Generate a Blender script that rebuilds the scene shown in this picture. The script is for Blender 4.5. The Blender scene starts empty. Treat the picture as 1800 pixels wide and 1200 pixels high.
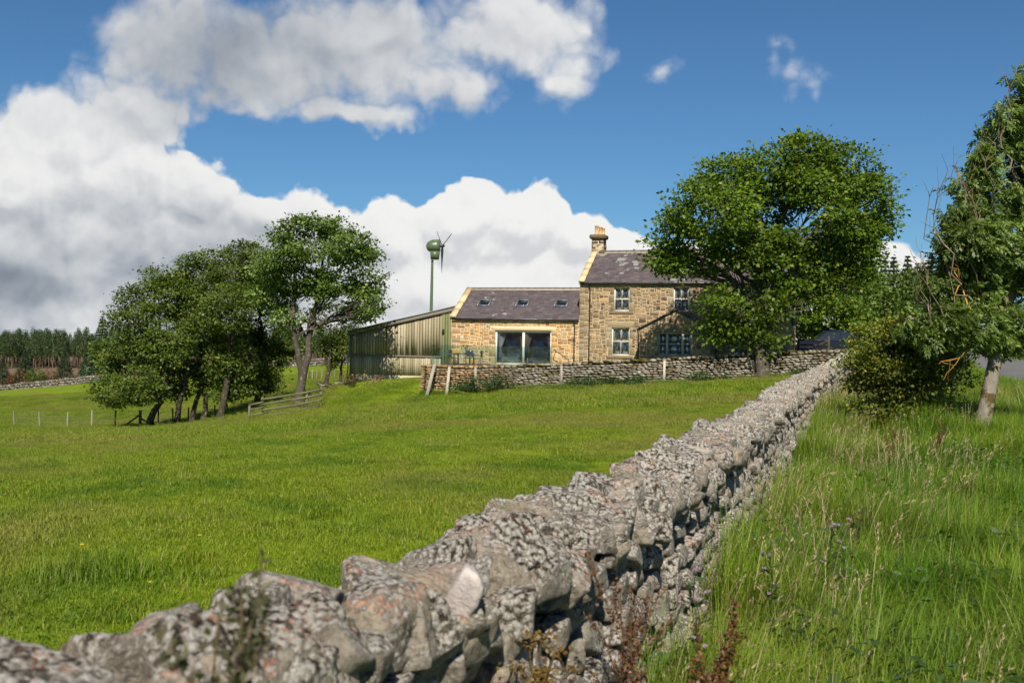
import bpy, bmesh, math, random
import numpy as np
from mathutils import Vector, Matrix, noise as mnoise

# ------------------------------------------------------------------ camera
scene = bpy.context.scene
C = scene.collection
PI = math.pi
rad = math.radians
ROLL = rad(1.0)
FPX = 1750.0                       # focal length in pixels of the 1800 px wide photograph (35 mm lens)
EYE = np.array([0.0, 0.0, 1.7])
RT = np.array([math.cos(ROLL), 0, math.sin(ROLL)])
UP = np.array([-math.sin(ROLL), 0, math.cos(ROLL)])
FW = np.array([0.0, 1.0, 0.0])
cam_d = bpy.data.cameras.new('camera')
cam_d.lens = 35.0
cam_d.sensor_width = 36.0
cam_d.clip_start = 0.05
cam_d.clip_end = 12000
cam_d.dof.use_dof = True
cam_d.dof.focus_distance = 15.0
cam_d.dof.aperture_fstop = 4.8
cam = bpy.data.objects.new('camera', cam_d)
C.objects.link(cam)
mw = Matrix.Identity(4)
for i in range(3):
    mw[i][0], mw[i][1], mw[i][2], mw[i][3] = RT[i], UP[i], -FW[i], EYE[i]
cam.matrix_world = mw
scene.camera = cam


def P(x, y, Y):
    """World point that stands at depth Y where the photograph shows pixel (x, y)."""
    return EYE + Y * ((x - 900) / FPX * RT + (600 - y) / FPX * UP + FW)


# ------------------------------------------------------------------ sun, exposure
SUN_AZ, SUN_EL = rad(181.0), rad(43.0)      # compass angle of the sun from +Y towards +X
sun_d = bpy.data.lights.new('sun', 'SUN')
sun_d.energy = 5.0
sun_d.angle = rad(0.53)
sun_d.color = (1.0, 0.93, 0.82)
sun = bpy.data.objects.new('sun', sun_d)
C.objects.link(sun)
to_sun = Vector((math.sin(SUN_AZ) * math.cos(SUN_EL), math.cos(SUN_AZ) * math.cos(SUN_EL), math.sin(SUN_EL)))
sun.rotation_euler = to_sun.to_track_quat('Z', 'Y').to_euler()
scene.view_settings.view_transform = 'Standard'
scene.view_settings.look = 'None'
scene.view_settings.gamma = 1.0
scene.view_settings.use_curve_mapping = False
scene.view_settings.exposure = 0.38
scene.cycles.use_denoising = True
scene.cycles.max_bounces = 4
scene.cycles.diffuse_bounces = 2
scene.cycles.glossy_bounces = 2
scene.cycles.use_adaptive_sampling = True
scene.cycles.adaptive_threshold = 0.02
scene.cycles.transparent_max_bounces = 12
scene.cycles.caustics_reflective = False
scene.cycles.caustics_refractive = False
scene.render.film_transparent = False


# ------------------------------------------------------------------ node helpers
class NT:
    def __init__(self, tree):
        self.t = tree
        for n in list(tree.nodes):
            tree.nodes.remove(n)

    def n(self, typ, ins=None, **props):
        nd = self.t.nodes.new(typ)
        for k, v in props.items():
            setattr(nd, k, v)
        for k, v in (ins or {}).items():
            self.put(nd.inputs[k], v)
        return nd

    def put(self, sock, v):
        if isinstance(v, bpy.types.NodeSocket):
            self.t.links.new(v, sock)
        elif isinstance(v, bpy.types.Node):
            self.t.links.new(v.outputs[0], sock)
        else:
            if hasattr(sock, 'type') and sock.type == 'RGBA' and len(v) == 3:
                v = (*v, 1)
            sock.default_value = v

    def m(self, op, a, b=None, c=None, clamp=False):
        nd = self.t.nodes.new('ShaderNodeMath')
        nd.operation = op
        nd.use_clamp = clamp
        for i, v in enumerate((a, b, c)):
            if v is not None:
                self.put(nd.inputs[i], v)
        return nd.outputs[0]

    def vm(self, op, a, b=None, out=0):
        nd = self.t.nodes.new('ShaderNodeVectorMath')
        nd.operation = op
        self.put(nd.inputs[0], a)
        if b is not None:
            self.put(nd.inputs[3 if op == 'SCALE' else 1], b)
        return nd.outputs[out]

    def mix(self, f, a, b, blend='MIX'):
        nd = self.t.nodes.new('ShaderNodeMix')
        nd.data_type = 'RGBA'
        nd.blend_type = blend
        self.put(nd.inputs[0], f)
        self.put(nd.inputs[6], a)
        self.put(nd.inputs[7], b)
        return nd.outputs[2]

    def ramp(self, f, stops, interp='LINEAR'):
        nd = self.t.nodes.new('ShaderNodeValToRGB')
        cr = nd.color_ramp
        cr.interpolation = interp
        while len(cr.elements) > 1:
            cr.elements.remove(cr.elements[-1])
        for i, (p, c) in enumerate(stops):
            if not hasattr(c, '__len__'):
                c = (c, c, c)
            e = cr.elements[0] if i == 0 else cr.elements.new(p)
            e.position = p
            e.color = (*c, 1)
        self.put(nd.inputs[0], f)
        return nd.outputs[0]

    def noise(self, vec, scale, detail=4, rough=0.55, out=0, dist=0.0):
        nd = self.n('ShaderNodeTexNoise', {'Scale': scale, 'Detail': detail, 'Roughness': rough, 'Distortion': dist})
        if vec is not None:
            self.put(nd.inputs['Vector'], vec)
        return nd.outputs[out]

    def voro(self, vec, scale, feature='F1', out=0, rand=1.0):
        nd = self.n('ShaderNodeTexVoronoi', {'Scale': scale, 'Randomness': rand}, feature=feature)
        if vec is not None:
            self.put(nd.inputs['Vector'], vec)
        return nd.outputs[out]

    def step(self, v, lo, hi):
        nd = self.n('ShaderNodeMapRange', {0: v, 1: lo, 2: hi, 3: 0.0, 4: 1.0}, interpolation_type='SMOOTHSTEP')
        return nd.outputs[0]


# ------------------------------------------------------------------ world: blue Nishita sky with cumulus
world = bpy.data.worlds.new('World')
scene.world = world
world.use_nodes = True
world.cycles.sampling_method = 'MANUAL'
world.cycles.sample_map_resolution = 256
D = bpy.data.node_groups.new('CloudDensity', 'ShaderNodeTree')
D.interface.new_socket('Vector', in_out='INPUT', socket_type='NodeSocketVector')
D.interface.new_socket('Density', in_out='OUTPUT', socket_type='NodeSocketFloat')
g = NT(D)
gi = g.n('NodeGroupInput')
go = g.n('NodeGroupOutput')
vin = gi.outputs[0]
# uneven warping of the direction gives the outlines their billows
w1 = g.vm('SCALE', g.vm('SUBTRACT', g.noise(vin, 5.0, 3, 0.6, out=1), (0.5, 0.5, 0.5)), 0.10)
w2 = g.vm('SCALE', g.vm('SUBTRACT', g.noise(vin, 19.0, 3, 0.6, out=1), (0.5, 0.5, 0.5)), 0.045)
wv = g.vm('ADD', g.vm('ADD', vin, w1), w2)
sx = g.n('ShaderNodeSeparateXYZ', {0: wv})
az = g.m('ARCTAN2', sx.outputs[0], sx.outputs[1])
el = g.m('ARCSINE', g.m('MINIMUM', g.m('MAXIMUM', sx.outputs[2], -0.999), 0.999))


def dir_ang(x, y):
    d = P(x, y, 1.0) - EYE
    d = d / np.linalg.norm(d)
    return math.atan2(d[0], d[1]), math.asin(d[2])


# the clouds of that day: centre, half width, half height (in photograph pixels), firmness
CLOUDS = [(300, 80, 200, 120, 1.0), (480, 110, 260, 125, 1.2), (650, 70, 280, 125, 1.2), (800, 150, 125, 62, 0.8), (900, 50, 190, 110, 1.1), (985, 130, 75, 90, 0.7), (230, 190, 150, 80, 0.8), (590, 200, 170, 50, 0.8),
          (120, 240, 170, 80, 0.9), (0, 320, 260, 110, 1.1), (170, 310, 200, 90, 1.0), (330, 350, 130, 80, 1.0), (60, 430, 340, 130, 1.3), (450, 390, 120, 62, 1.0), (320, 440, 260, 110, 1.3), (560, 420, 110, 62, 1.1),
          (680, 425, 105, 84, 1.5), (830, 395, 118, 84, 1.9), (925, 405, 105, 72, 1.8), (1030, 430, 105, 58, 1.5), (1120, 445, 100, 56, 1.4), (1200, 450, 80, 50, 1.2), (850, 520, 420, 105, 1.6), (1300, 520, 300, 85, 1.3), (1590, 445, 95, 52, 0.9),
          (900, 610, 1700, 85, 1.4), (300, 540, 700, 110, 1.5), (1150, 120, 72, 34, 0.30), (1390, 158, 70, 36, 0.26), (1325, 105, 42, 26, 0.2),
          (-700, 330, 500, 250, 1.0), (-1500, 100, 500, 200, 0.9), (2500, 520, 700, 110, 1.0), (3500, 200, 500, 160, 0.8)]
dens = None
for (cx, cy, rx, ry, k) in CLOUDS:
    if -200 < cx < 2000:
        a0, e0 = dir_ang(cx, cy)
    else:
        a0, e0 = (cx - 900) / FPX, (600 - cy) / FPX
    dx = g.m('MULTIPLY', g.m('SUBTRACT', az, a0), FPX / rx)
    dy = g.m('MULTIPLY', g.m('SUBTRACT', el, e0), FPX / ry)
    d2 = g.m('ADD', g.m('MULTIPLY', dx, dx), g.m('MULTIPLY', dy, dy))
    v = g.m('MULTIPLY', g.m('SUBTRACT', 1.0, g.m('SQRT', d2)), k)
    dens = v if dens is None else g.m('SMOOTH_MAX', dens, v, 0.12)
# more of the same clouds all around
far = g.m('MULTIPLY', g.m('SUBTRACT', g.noise(g.vm('MULTIPLY', vin, (1.0, 1.0, 2.2)), 2.2, 3, 0.5), 0.57), 4.0)
back = g.step(g.m('ABSOLUTE', az), 0.75, 1.2)
dens = g.m('MAXIMUM', dens, g.m('SUBTRACT', g.m('MULTIPLY', far, back), g.m('SUBTRACT', 1.0, back)))
nz = g.m('SUBTRACT', g.noise(vin, 9.0, 7, 0.62), 0.5)
bil = g.m('SUBTRACT', 0.45, g.n('ShaderNodeTexVoronoi', {'Vector': wv, 'Scale': 30.0, 'Detail': 1.0, 'Roughness': 0.6}, feature='F1').outputs[0])
dens = g.m('ADD', dens, g.m('ADD', g.m('MULTIPLY', nz, 1.0), g.m('MULTIPLY', bil, 0.30)))
g.put(go.inputs[0], dens)

w = NT(world.node_tree)
gen = w.n('ShaderNodeTexCoord').outputs['Generated']
sky = w.n('ShaderNodeTexSky', sky_type='NISHITA', sun_disc=False, sun_elevation=SUN_EL, sun_rotation=SUN_AZ,
          altitude=200.0, air_density=1.0, dust_density=0.35, ozone_density=2.2)


def density(vec):
    nd = w.n('ShaderNodeGroup')
    nd.node_tree = D
    w.put(nd.inputs[0], vec)
    return nd.outputs[0]


d0 = density(gen)
d1 = density(w.vm('ADD', gen, (0.004, 0.0, 0.013)))
sz = w.n('ShaderNodeSeparateXYZ', {0: gen})
soft_hi = w.m('ADD', 0.20, w.m('MULTIPLY', w.step(sz.outputs[2], 0.17, 0.26), 0.40))
alpha = w.n('ShaderNodeMapRange', {0: d0, 1: 0.0, 2: soft_hi, 3: 0.0, 4: 1.0}, interpolation_type='SMOOTHSTEP').outputs[0]
body = w.step(d0, 0.05, 1.1)
amp = w.m('SUBTRACT', 0.36, w.m('MULTIPLY', w.step(sz.outputs[2], 0.13, 0.2), 0.16))
lit = w.m('ADD', 0.62, w.m('MULTIPLY', w.step(w.m('SUBTRACT', d0, d1), -0.55, 0.5), amp))
# thick bases on the left are grey, the heap behind the house is bright
aw = w.m('ARCTAN2', sz.outputs[0], sz.outputs[1])


def blob(cx, cy, rx, ry):
    a0, e0 = dir_ang(cx, cy)
    dx = w.m('MULTIPLY', w.m('SUBTRACT', aw, a0), FPX / rx)
    dy = w.m('MULTIPLY', w.m('SUBTRACT', sz.outputs[2], e0), FPX / ry)
    return w.m('SUBTRACT', 1.0, w.m('SQRT', w.m('ADD', w.m('MULTIPLY', dx, dx), w.m('MULTIPLY', dy, dy))), clamp=True)


thick = w.m('ADD', w.m('MULTIPLY', blob(120, 500, 620, 210), 1.1), w.m('MULTIPLY', blob(500, 90, 600, 200), 0.7))
thick = w.m('MULTIPLY', thick, w.step(w.noise(gen, 6.0, 3, 0.5), 0.25, 0.75), clamp=True)
tone = w.m('SUBTRACT', lit, w.m('MULTIPLY', thick, 0.98), clamp=True)
ccol = w.ramp(tone, [(0.0, (0.21, 0.245, 0.30)), (0.3, (0.38, 0.42, 0.48)), (0.55, (0.64, 0.665, 0.70)), (0.8, (0.92, 0.92, 0.92)), (1.0, (1.0, 1.0, 0.98))])
bg1 = w.n('ShaderNodeBackground', {0: w.mix(1.0, sky.outputs[0], (0.58, 0.93, 1.2), 'MULTIPLY'), 1: 0.054})
bg2 = w.n('ShaderNodeBackground', {0: ccol, 1: 0.69})
ms = w.n('ShaderNodeMixShader', {0: alpha, 1: bg1.outputs[0], 2: bg2.outputs[0]})
w.n('ShaderNodeOutputWorld', {0: ms.outputs[0]})


# ------------------------------------------------------------------ mesh helpers
def npmesh(name, V, Fc, smooth=False):
    """Mesh from numpy vertices and one or several face arrays (n,3) / (n,4)."""
    if not isinstance(Fc, (list, tuple)):
        Fc = [Fc]
    Fc = [np.asarray(f, dtype=np.int32) for f in Fc if len(f)]
    me = bpy.data.meshes.new(name)
    V = np.asarray(V, dtype=np.float32)
    me.vertices.add(len(V))
    me.vertices.foreach_set('co', V.ravel())
    loops = np.concatenate([f.ravel() for f in Fc])
    me.loops.add(len(loops))
    me.loops.foreach_set('vertex_index', loops)
    tot = np.concatenate([np.full(len(f), f.shape[1], dtype=np.int32) for f in Fc])
    start = np.concatenate([[0], np.cumsum(tot)[:-1]]).astype(np.int32)
    me.polygons.add(len(tot))
    me.polygons.foreach_set('loop_start', start)
    if smooth:
        me.polygons.foreach_set('use_smooth', np.ones(len(tot), dtype=bool))
    me.update(calc_edges=True)
    return me


def link(name, me, mat=None, parent=None, loc=None, rot=None, scale=None):
    o = bpy.data.objects.new(name, me)
    C.objects.link(o)
    if mat is not None and me is not None and len(me.materials) == 0:
        me.materials.append(mat)
    if parent is not None:
        o.parent = parent
    if loc is not None:
        o.location = [float(c) for c in loc]
    if rot is not None:
        o.rotation_euler = rot
    if scale is not None:
        o.scale = [float(c) for c in scale]
    return o


def tag(o, label=None, cat=None, group=None, kind=None):
    if label: o['label'] = label
    if cat: o['category'] = cat
    if group: o['group'] = group
    if kind: o['kind'] = kind
    return o


def empty(name, loc, rz=0.0, label=None, cat=None, group=None):
    o = bpy.data.objects.new(name, None)
    C.objects.link(o)
    o.location = [float(c) for c in loc]
    o.rotation_euler = (0, 0, rz)
    return tag(o, label, cat, group)


class MB:
    """Collects shapes into one mesh."""
    def __init__(self):
        self.V, self.Q, self.T, self.k = [], [], [], 0

    def add(self, V, Q=None, T=None):
        V = np.asarray(V, dtype=float).reshape(-1, 3)
        if Q is not None and len(Q): self.Q.append(np.asarray(Q) + self.k)
        if T is not None and len(T): self.T.append(np.asarray(T) + self.k)
        self.V.append(V)
        self.k += len(V)
        return self

    def box(self, x0, x1, y0, y1, z0, z1, M=None):
        V = np.array([(x, y, z) for z in (z0, z1) for y in (y0, y1) for x in (x0, x1)], dtype=float)
        if M is not None:
            V = V @ np.asarray(M)[:3, :3].T + np.asarray(M)[:3, 3]
        return self.add(V, BOXQ)

    def bar(self, p, q, w, h, up=(0, 0, 1)):
        p, q = np.asarray(p, float), np.asarray(q, float)
        t = q - p
        L = np.linalg.norm(t)
        t = t / L
        s = np.cross(t, up)
        s = s / (np.linalg.norm(s) + 1e-9)
        u = np.cross(s, t)
        V = [p + t * L * a + s * w * b + u * h * c for c in (-.5, .5) for b in (-.5, .5) for a in (0, 1)]
        return self.add(V, BOXQ)

    def tube(self, pts, rr, n=8, cap=True):
        V, Q = tube_arrays(pts, rr, n)
        self.add(V, Q)
        if cap:
            pts = np.asarray(pts, float)
            m = len(pts)
            for e, ring in ((0, list(range(n))), (m - 1, list(range((m - 1) * n, m * n)))):
                c = V[ring].mean(0)
                VV = np.vstack([V[ring], c])
                T = [(j, (j + 1) % n, n) if e else ((j + 1) % n, j, n) for j in range(n)]
                self.add(VV, None, T)
        return self

    def lathe(self, prof, n=16, M=None):
        prof = np.asarray(prof, float)
        a = np.linspace(0, 2 * PI, n, endpoint=False)
        V = np.array([(r * math.cos(t), r * math.sin(t), z) for r, z in prof for t in a])
        Q = [(i * n + j, i * n + (j + 1) % n, (i + 1) * n + (j + 1) % n, (i + 1) * n + j) for i in range(len(prof) - 1) for j in range(n)]
        if M is not None:
            V = V @ np.asarray(M)[:3, :3].T + np.asarray(M)[:3, 3]
        return self.add(V, Q)

    def prism(self, poly, d0, d1, axis='x'):
        """Extrude a 2-D polygon (list of (u, v)) along an axis."""
        n = len(poly)
        def mk(u, v, d):
            return {'x': (d, u, v), 'y': (u, d, v), 'z': (u, v, d)}[axis]
        V = [mk(u, v, d0) for u, v in poly] + [mk(u, v, d1) for u, v in poly]
        Q = [(i, (i + 1) % n, n + (i + 1) % n, n + i) for i in range(n)]
        self.add(V, Q)
        self.fan(list(range(n)), n)
        return self

    def fan(self, ring, n):
        base = self.k - 2 * n
        T = [(base, base + i + 1, base + i) for i in range(1, n - 1)] + [(base + n, base + n + i, base + n + i + 1) for i in range(1, n - 1)]
        self.T.append(np.asarray(T))

    def mesh(self, name, smooth=False):
        V = np.vstack(self.V)
        fs = []
        if self.Q: fs.append(np.vstack(self.Q))
        if self.T: fs.append(np.vstack(self.T))
        return npmesh(name, V, fs, smooth)

    def build(self, name, mat, parent=None, smooth=False, **kw):
        return link(name, self.mesh(name, smooth), mat, parent, **kw)


BOXQ = np.array([(0, 2, 3, 1), (4, 5, 7, 6), (0, 1, 5, 4), (2, 6, 7, 3), (0, 4, 6, 2), (1, 3, 7, 5)])


def tube_arrays(pts, rr, n=6):
    pts = np.asarray(pts, float)
    m = len(pts)
    rr = np.broadcast_to(np.asarray(rr, float), (m,))
    t = np.gradient(pts, axis=0)
    t /= np.linalg.norm(t, axis=1, keepdims=True) + 1e-9
    ref = np.array([1.0, 0.13, 0.07]) if abs(t[0][2]) > 0.8 else np.array([0.03, 0.05, 1.0])
    s = np.cross(t, ref)
    s /= np.linalg.norm(s, axis=1, keepdims=True) + 1e-9
    u = np.cross(t, s)
    a = np.linspace(0, 2 * PI, n, endpoint=False)
    V = pts[:, None, :] + rr[:, None, None] * (np.cos(a)[None, :, None] * s[:, None, :] + np.sin(a)[None, :, None] * u[:, None, :])
    i = np.arange(m - 1)[:, None]
    j = np.arange(n)[None, :]
    Q = np.stack([i * n + j, i * n + (j + 1) % n, (i + 1) * n + (j + 1) % n, (i + 1) * n + j], -1).reshape(-1, 4)
    return V.reshape(-1, 3), Q


def ico(sub):
    bm = bmesh.new()
    bmesh.ops.create_icosphere(bm, subdivisions=sub, radius=1.0)
    bm.verts.ensure_lookup_table()
    V = np.array([v.co[:] for v in bm.verts])
    T = np.array([[v.index for v in f.verts] for f in bm.faces])
    bm.free()
    return V, T


ICO = {s: ico(s) for s in (1, 2, 3, 4, 6)}


def rock(seed, sub, rough=0.04, p=9, cuts=4, fine=0.0):
    """A quarried rubble stone: a box with jittered faces and a few corners knocked off, in a unit cube."""
    rng = np.random.default_rng(seed)
    d, T = ICO[sub]
    nrm = np.vstack([np.eye(3), -np.eye(3)]) + rng.normal(0, 0.13, (6, 3))
    h = np.full(6, 0.5) * rng.uniform(0.88, 1.08, 6)
    ex = rng.normal(0, 1, (cuts, 3))
    ex /= np.linalg.norm(ex, axis=1, keepdims=True)
    nrm = np.vstack([nrm / np.linalg.norm(nrm, axis=1, keepdims=True), ex])
    h = np.concatenate([h, rng.uniform(0.46, 0.66, cuts)])
    q = np.clip(d @ nrm.T, 0, None) / h
    r = (q ** p).sum(1) ** (-1.0 / p)
    V = d * r[:, None]
    off = Vector(rng.uniform(-50, 50, 3))
    if rough > 0:
        k = np.array([mnoise.noise(Vector(v) * 2.3 + off) + 0.5 * mnoise.noise(Vector(v) * 6.0 + off) for v in V])
        V = V * (1 + rough * k)[:, None] 
    if fine > 0:
        k = np.array([0.8 * mnoise.noise(Vector(v) * 9.0 + off) + max(0.0, 1.2 * mnoise.noise(Vector(v) * 24.0 + off)) + 0.7 * abs(mnoise.noise(Vector(v) * 46.0 + off)) for v in V])
        V = V + d * (fine * k)[:, None]
    V = V / (V.max(0) - V.min(0))
    return V - (V.max(0) + V.min(0)) / 2, T


def rotm(rx, ry, rz):
    cx, sx_, cy, sy, cz, sz_ = math.cos(rx), math.sin(rx), math.cos(ry), math.sin(ry), math.cos(rz), math.sin(rz)
    Rx = np.array([[1, 0, 0], [0, cx, -sx_], [0, sx_, cx]])
    Ry = np.array([[cy, 0, sy], [0, 1, 0], [-sy, 0, cy]])
    Rz = np.array([[cz, -sz_, 0], [sz_, cz, 0], [0, 0, 1]])
    return Rz @ Ry @ Rx


# ------------------------------------------------------------------ materials
def newmat(name):
    m = bpy.data.materials.new(name)
    m.use_nodes = True
    return m, NT(m.node_tree)


def finish(t, col, rough=0.85, bump=None, bstr=0.3, bdist=0.01, spec=0.3, metal=0.0, **extra):
    ins = {'Base Color': col, 'Roughness': rough, 'Specular IOR Level': spec, 'Metallic': metal}
    if bump is not None:
        ins['Normal'] = t.n('ShaderNodeBump', {'Height': bump, 'Strength': bstr, 'Distance': bdist}).outputs[0]
    ins.update(extra)
    b = t.n('ShaderNodeBsdfPrincipled', ins)
    t.n('ShaderNodeOutputMaterial', {0: b.outputs[0]})
    return b


def wpos(t):
    return t.n('ShaderNodeNewGeometry').outputs['Position']


def prand(t):
    """One random number for each piece, whether it is an object of its own or an island of a joined mesh."""
    a = t.n('ShaderNodeObjectInfo').outputs['Random']
    b = t.n('ShaderNodeNewGeometry').outputs['Random Per Island']
    return t.m('FRACT', t.m('ADD', a, t.m('MULTIPLY', b, 7.31)))


def prand2(t, v, k):
    return t.m('FRACT', t.m('MULTIPLY', v, k))


def plain(name, col, rough=0.6, spec=0.4, metal=0.0, var=0.12, scale=6.0, bstr=0.0, dirt=None):
    m, t = newmat(name)
    p = wpos(t)
    n = t.noise(p, scale, 5, 0.6)
    c = t.mix(t.m('MULTIPLY', n, 1.0), tuple(x * (1 - var) for x in col), tuple(min(1, x * (1 + var)) for x in col))
    if dirt:
        c = t.mix(t.m('MULTIPLY', t.step(t.noise(p, scale * 0.5, 6, 0.65), 0.5, 0.75), 0.7), c, dirt)
    finish(t, c, rough, n if bstr else None, bstr, 0.01, spec, metal)
    return m


def stone_mat(name, stops, grey=0.0, lichen=0.25, moss=0.0, scale=1.0, bstr=0.5, dark=0.35):
    """Weathered masonry: each stone its own colour, grain, darker weathering and pale lichen."""
    m, t = newmat(name)
    p = wpos(t)
    r = prand(t)
    c = t.ramp(r, stops)
    r2 = prand2(t, r, 13.7)
    br = t.m('ADD', 0.72, t.m('MULTIPLY', r2, 0.56))
    c = t.mix(1.0, c, t.n('ShaderNodeCombineXYZ', {0: br, 1: br, 2: br}).outputs[0], 'MULTIPLY')
    n1 = t.noise(p, 9.0 * scale, 6, 0.65)
    c = t.mix(t.m('MULTIPLY', t.step(n1, 0.45, 0.75), dark), c, (0.06, 0.048, 0.035))
    n2 = t.noise(p, 34.0 * scale, 5, 0.7)
    c = t.mix(t.m('MULTIPLY', t.step(t.m('ADD', n2, t.m('MULTIPLY', n1, -0.35)), 0.36, 0.5), lichen), c, (0.50, 0.46, 0.38))
    if moss > 0:
        nz = t.n('ShaderNodeSeparateXYZ', {0: t.n('ShaderNodeNewGeometry').outputs['Normal']}).outputs[2]
        mm = t.m('MULTIPLY', t.step(t.m('ADD', t.noise(p, 2.2, 5, 0.65), t.m('MULTIPLY', nz, 0.16)), 0.56, 0.68), moss)
        c = t.mix(mm, c, t.mix(t.noise(p, 20, 3), (0.055, 0.05, 0.008), (0.14, 0.085, 0.012)))
    finish(t, c, 0.9, t.m('ADD', n1, t.m('MULTIPLY', n2, 0.5)), bstr, 0.02, 0.2)
    return m


MAT_MAIN = stone_mat('farmhouse_sandstone', [(0.0, (0.120, 0.079, 0.042)), (0.25, (0.250, 0.166, 0.089)), (0.5, (0.333, 0.221, 0.112)), (0.72, (0.292, 0.215, 0.126)), (0.9, (0.396, 0.245, 0.103)), (1.0, (0.208, 0.147, 0.084))], lichen=0.25)
MAT_WING = stone_mat('wing_sandstone', [(0.0, (0.420, 0.230, 0.078)), (0.2, (0.525, 0.300, 0.101)), (0.45, (0.483, 0.330, 0.156)), (0.65, (0.315, 0.220, 0.120)), (0.78, (0.578, 0.430, 0.248)), (0.9, (0.273, 0.120, 0.055)), (1.0, (0.525, 0.310, 0.101))], lichen=0.2, dark=0.2)
MAT_DRESSED = stone_mat('dressed_sandstone', [(0.0, (0.24, 0.185, 0.11)), (0.5, (0.31, 0.235, 0.135)), (1.0, (0.26, 0.21, 0.14))], lichen=0.2)
MAT_TAN = stone_mat('fresh_cut_sandstone', [(0.0, (0.56, 0.42, 0.23)), (1.0, (0.62, 0.47, 0.27))], lichen=0.05, dark=0.08, bstr=0.15)
MAT_CHIMNEY = stone_mat('sooty_sandstone', [(0.0, (0.13, 0.095, 0.06)), (0.5, (0.20, 0.15, 0.09)), (1.0, (0.17, 0.125, 0.07))], lichen=0.2, dark=0.5)
MAT_MORTAR = plain('lime_mortar', (0.46, 0.37, 0.25), 0.95, 0.1, var=0.2, scale=14, bstr=0.4)
MAT_MORTAR_W = plain('fresh_lime_mortar', (0.62, 0.49, 0.32), 0.95, 0.1, var=0.2, scale=14, bstr=0.4)
MAT_GARDEN = stone_mat('garden_wall_stone', [(0.0, (0.20, 0.175, 0.135)), (0.4, (0.31, 0.28, 0.22)), (0.7, (0.25, 0.21, 0.155)), (1.0, (0.38, 0.345, 0.28))], lichen=0.55, moss=0.85, dark=0.45)
MAT_GARDEN_O = stone_mat('garden_wall_orange_stone', [(0.0, (0.30, 0.185, 0.085)), (0.4, (0.42, 0.28, 0.14)), (0.7, (0.22, 0.15, 0.09)), (1.0, (0.45, 0.32, 0.18))], lichen=0.3, moss=0.3, dark=0.4)
MAT_CORE = plain('packed_earth_core', (0.035, 0.028, 0.02), 1.0, 0.0, var=0.3)


def field_wall_mat():
    m, t = newmat('lichened_field_stone')
    r = prand(t)
    p = t.vm('ADD', wpos(t), t.vm('SCALE', (13.0, 7.0, 29.0), r))
    base = t.ramp(r, [(0.0, (0.24, 0.215, 0.175)), (0.35, (0.32, 0.28, 0.22)), (0.6, (0.36, 0.30, 0.215)), (0.8, (0.28, 0.26, 0.215)), (1.0, (0.43, 0.385, 0.325))])
    n1 = t.noise(p, 6.0, 8, 0.70)
    base = t.mix(t.m('MULTIPLY', t.step(n1, 0.46, 0.68), 0.5), base, (0.09, 0.07, 0.05))
    n3 = t.noise(p, 38.0, 6, 0.72)
    base = t.mix(t.m('MULTIPLY', t.step(n3, 0.50, 0.62), 0.6), base, (0.10, 0.082, 0.06))
    base = t.mix(t.m('MULTIPLY', t.step(n3, 0.45, 0.34), 0.55), base, (0.46, 0.42, 0.35))
    nz = t.n('ShaderNodeSeparateXYZ', {0: t.n('ShaderNodeNewGeometry').outputs['Normal']}).outputs[2]
    # crusts of grey-white lichen in ragged little rosettes with dark gaps between
    warp = t.vm('ADD', p, t.vm('SCALE', t.vm('SUBTRACT', t.noise(p, 60, 3, 0.7, out=1), (.5, .5, .5)), 0.03))
    v1 = t.voro(warp, 44.0)
    sp = t.noise(p, 85, 5, 0.75)
    speck = t.m('ADD', t.m('SUBTRACT', 0.70, t.m('MULTIPLY', v1, 0.85)), t.m('MULTIPLY', t.m('SUBTRACT', sp, 0.5), 1.15))
    zone = t.m('ADD', t.m('ADD', t.noise(p, 3.4, 5, 0.65), t.m('MULTIPLY', nz, 0.14)), t.m('MULTIPLY', t.m('SUBTRACT', prand2(t, r, 5.3), .5), 0.20))
    lm = t.step(t.m('ADD', zone, t.m('MULTIPLY', t.m('SUBTRACT', speck, .4), 0.25)), 0.43, 0.53)
    lcol = t.ramp(speck, [(0.0, (0.04, 0.032, 0.024)), (0.13, (0.16, 0.13, 0.10)), (0.24, (0.40, 0.36, 0.295)), (0.42, (0.62, 0.575, 0.495)), (0.75, (0.78, 0.745, 0.665))])
    c = t.mix(lm, base, lcol)
    # bare pale faces where the crust has fallen away
    c = t.mix(t.m('MULTIPLY', t.step(t.m('ADD', t.noise(p, 4.4, 3, 0.5), t.m('MULTIPLY', r, 0.10)), 0.68, 0.705), 0.7), c, (0.52, 0.43, 0.345))
    # salmon and orange lichen
    sal = t.m('MULTIPLY', t.m('MULTIPLY', t.step(t.noise(p, 4.5, 5, 0.7), 0.52, 0.61), t.step(nz, 0.0, 0.6)), t.step(t.noise(p, 62, 4, 0.7), 0.48, 0.58))
    c = t.mix(t.m('MULTIPLY', sal, 0.8), c, (0.56, 0.245, 0.15))
    org = t.step(t.noise(p, 8.3, 4, 0.6), 0.71, 0.74)
    c = t.mix(t.m('MULTIPLY', org, 0.7), c, (0.44, 0.23, 0.06))
    dk = t.m('MULTIPLY', t.step(t.noise(p, 7.0, 7, 0.75), 0.55, 0.64), 0.8)
    c = t.mix(dk, c, (0.05, 0.038, 0.03))
    mo = t.step(t.noise(t.vm('ADD', p, (31.0, 5.0, 9.0)), 2.0, 5, 0.6), 0.66, 0.74)
    c = t.mix(t.m('MULTIPLY', mo, 0.5), c, (0.13, 0.105, 0.03))
    hgt = t.m('ADD', t.m('MULTIPLY', t.m('MULTIPLY', speck, lm), 0.8), t.m('ADD', t.m('ADD', n1, t.m('MULTIPLY', n3, 0.6)), t.m('MULTIPLY', sp, 0.5)))
    finish(t, c, 0.95, hgt, 1.0, 0.02, 0.1)
    return m


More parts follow.
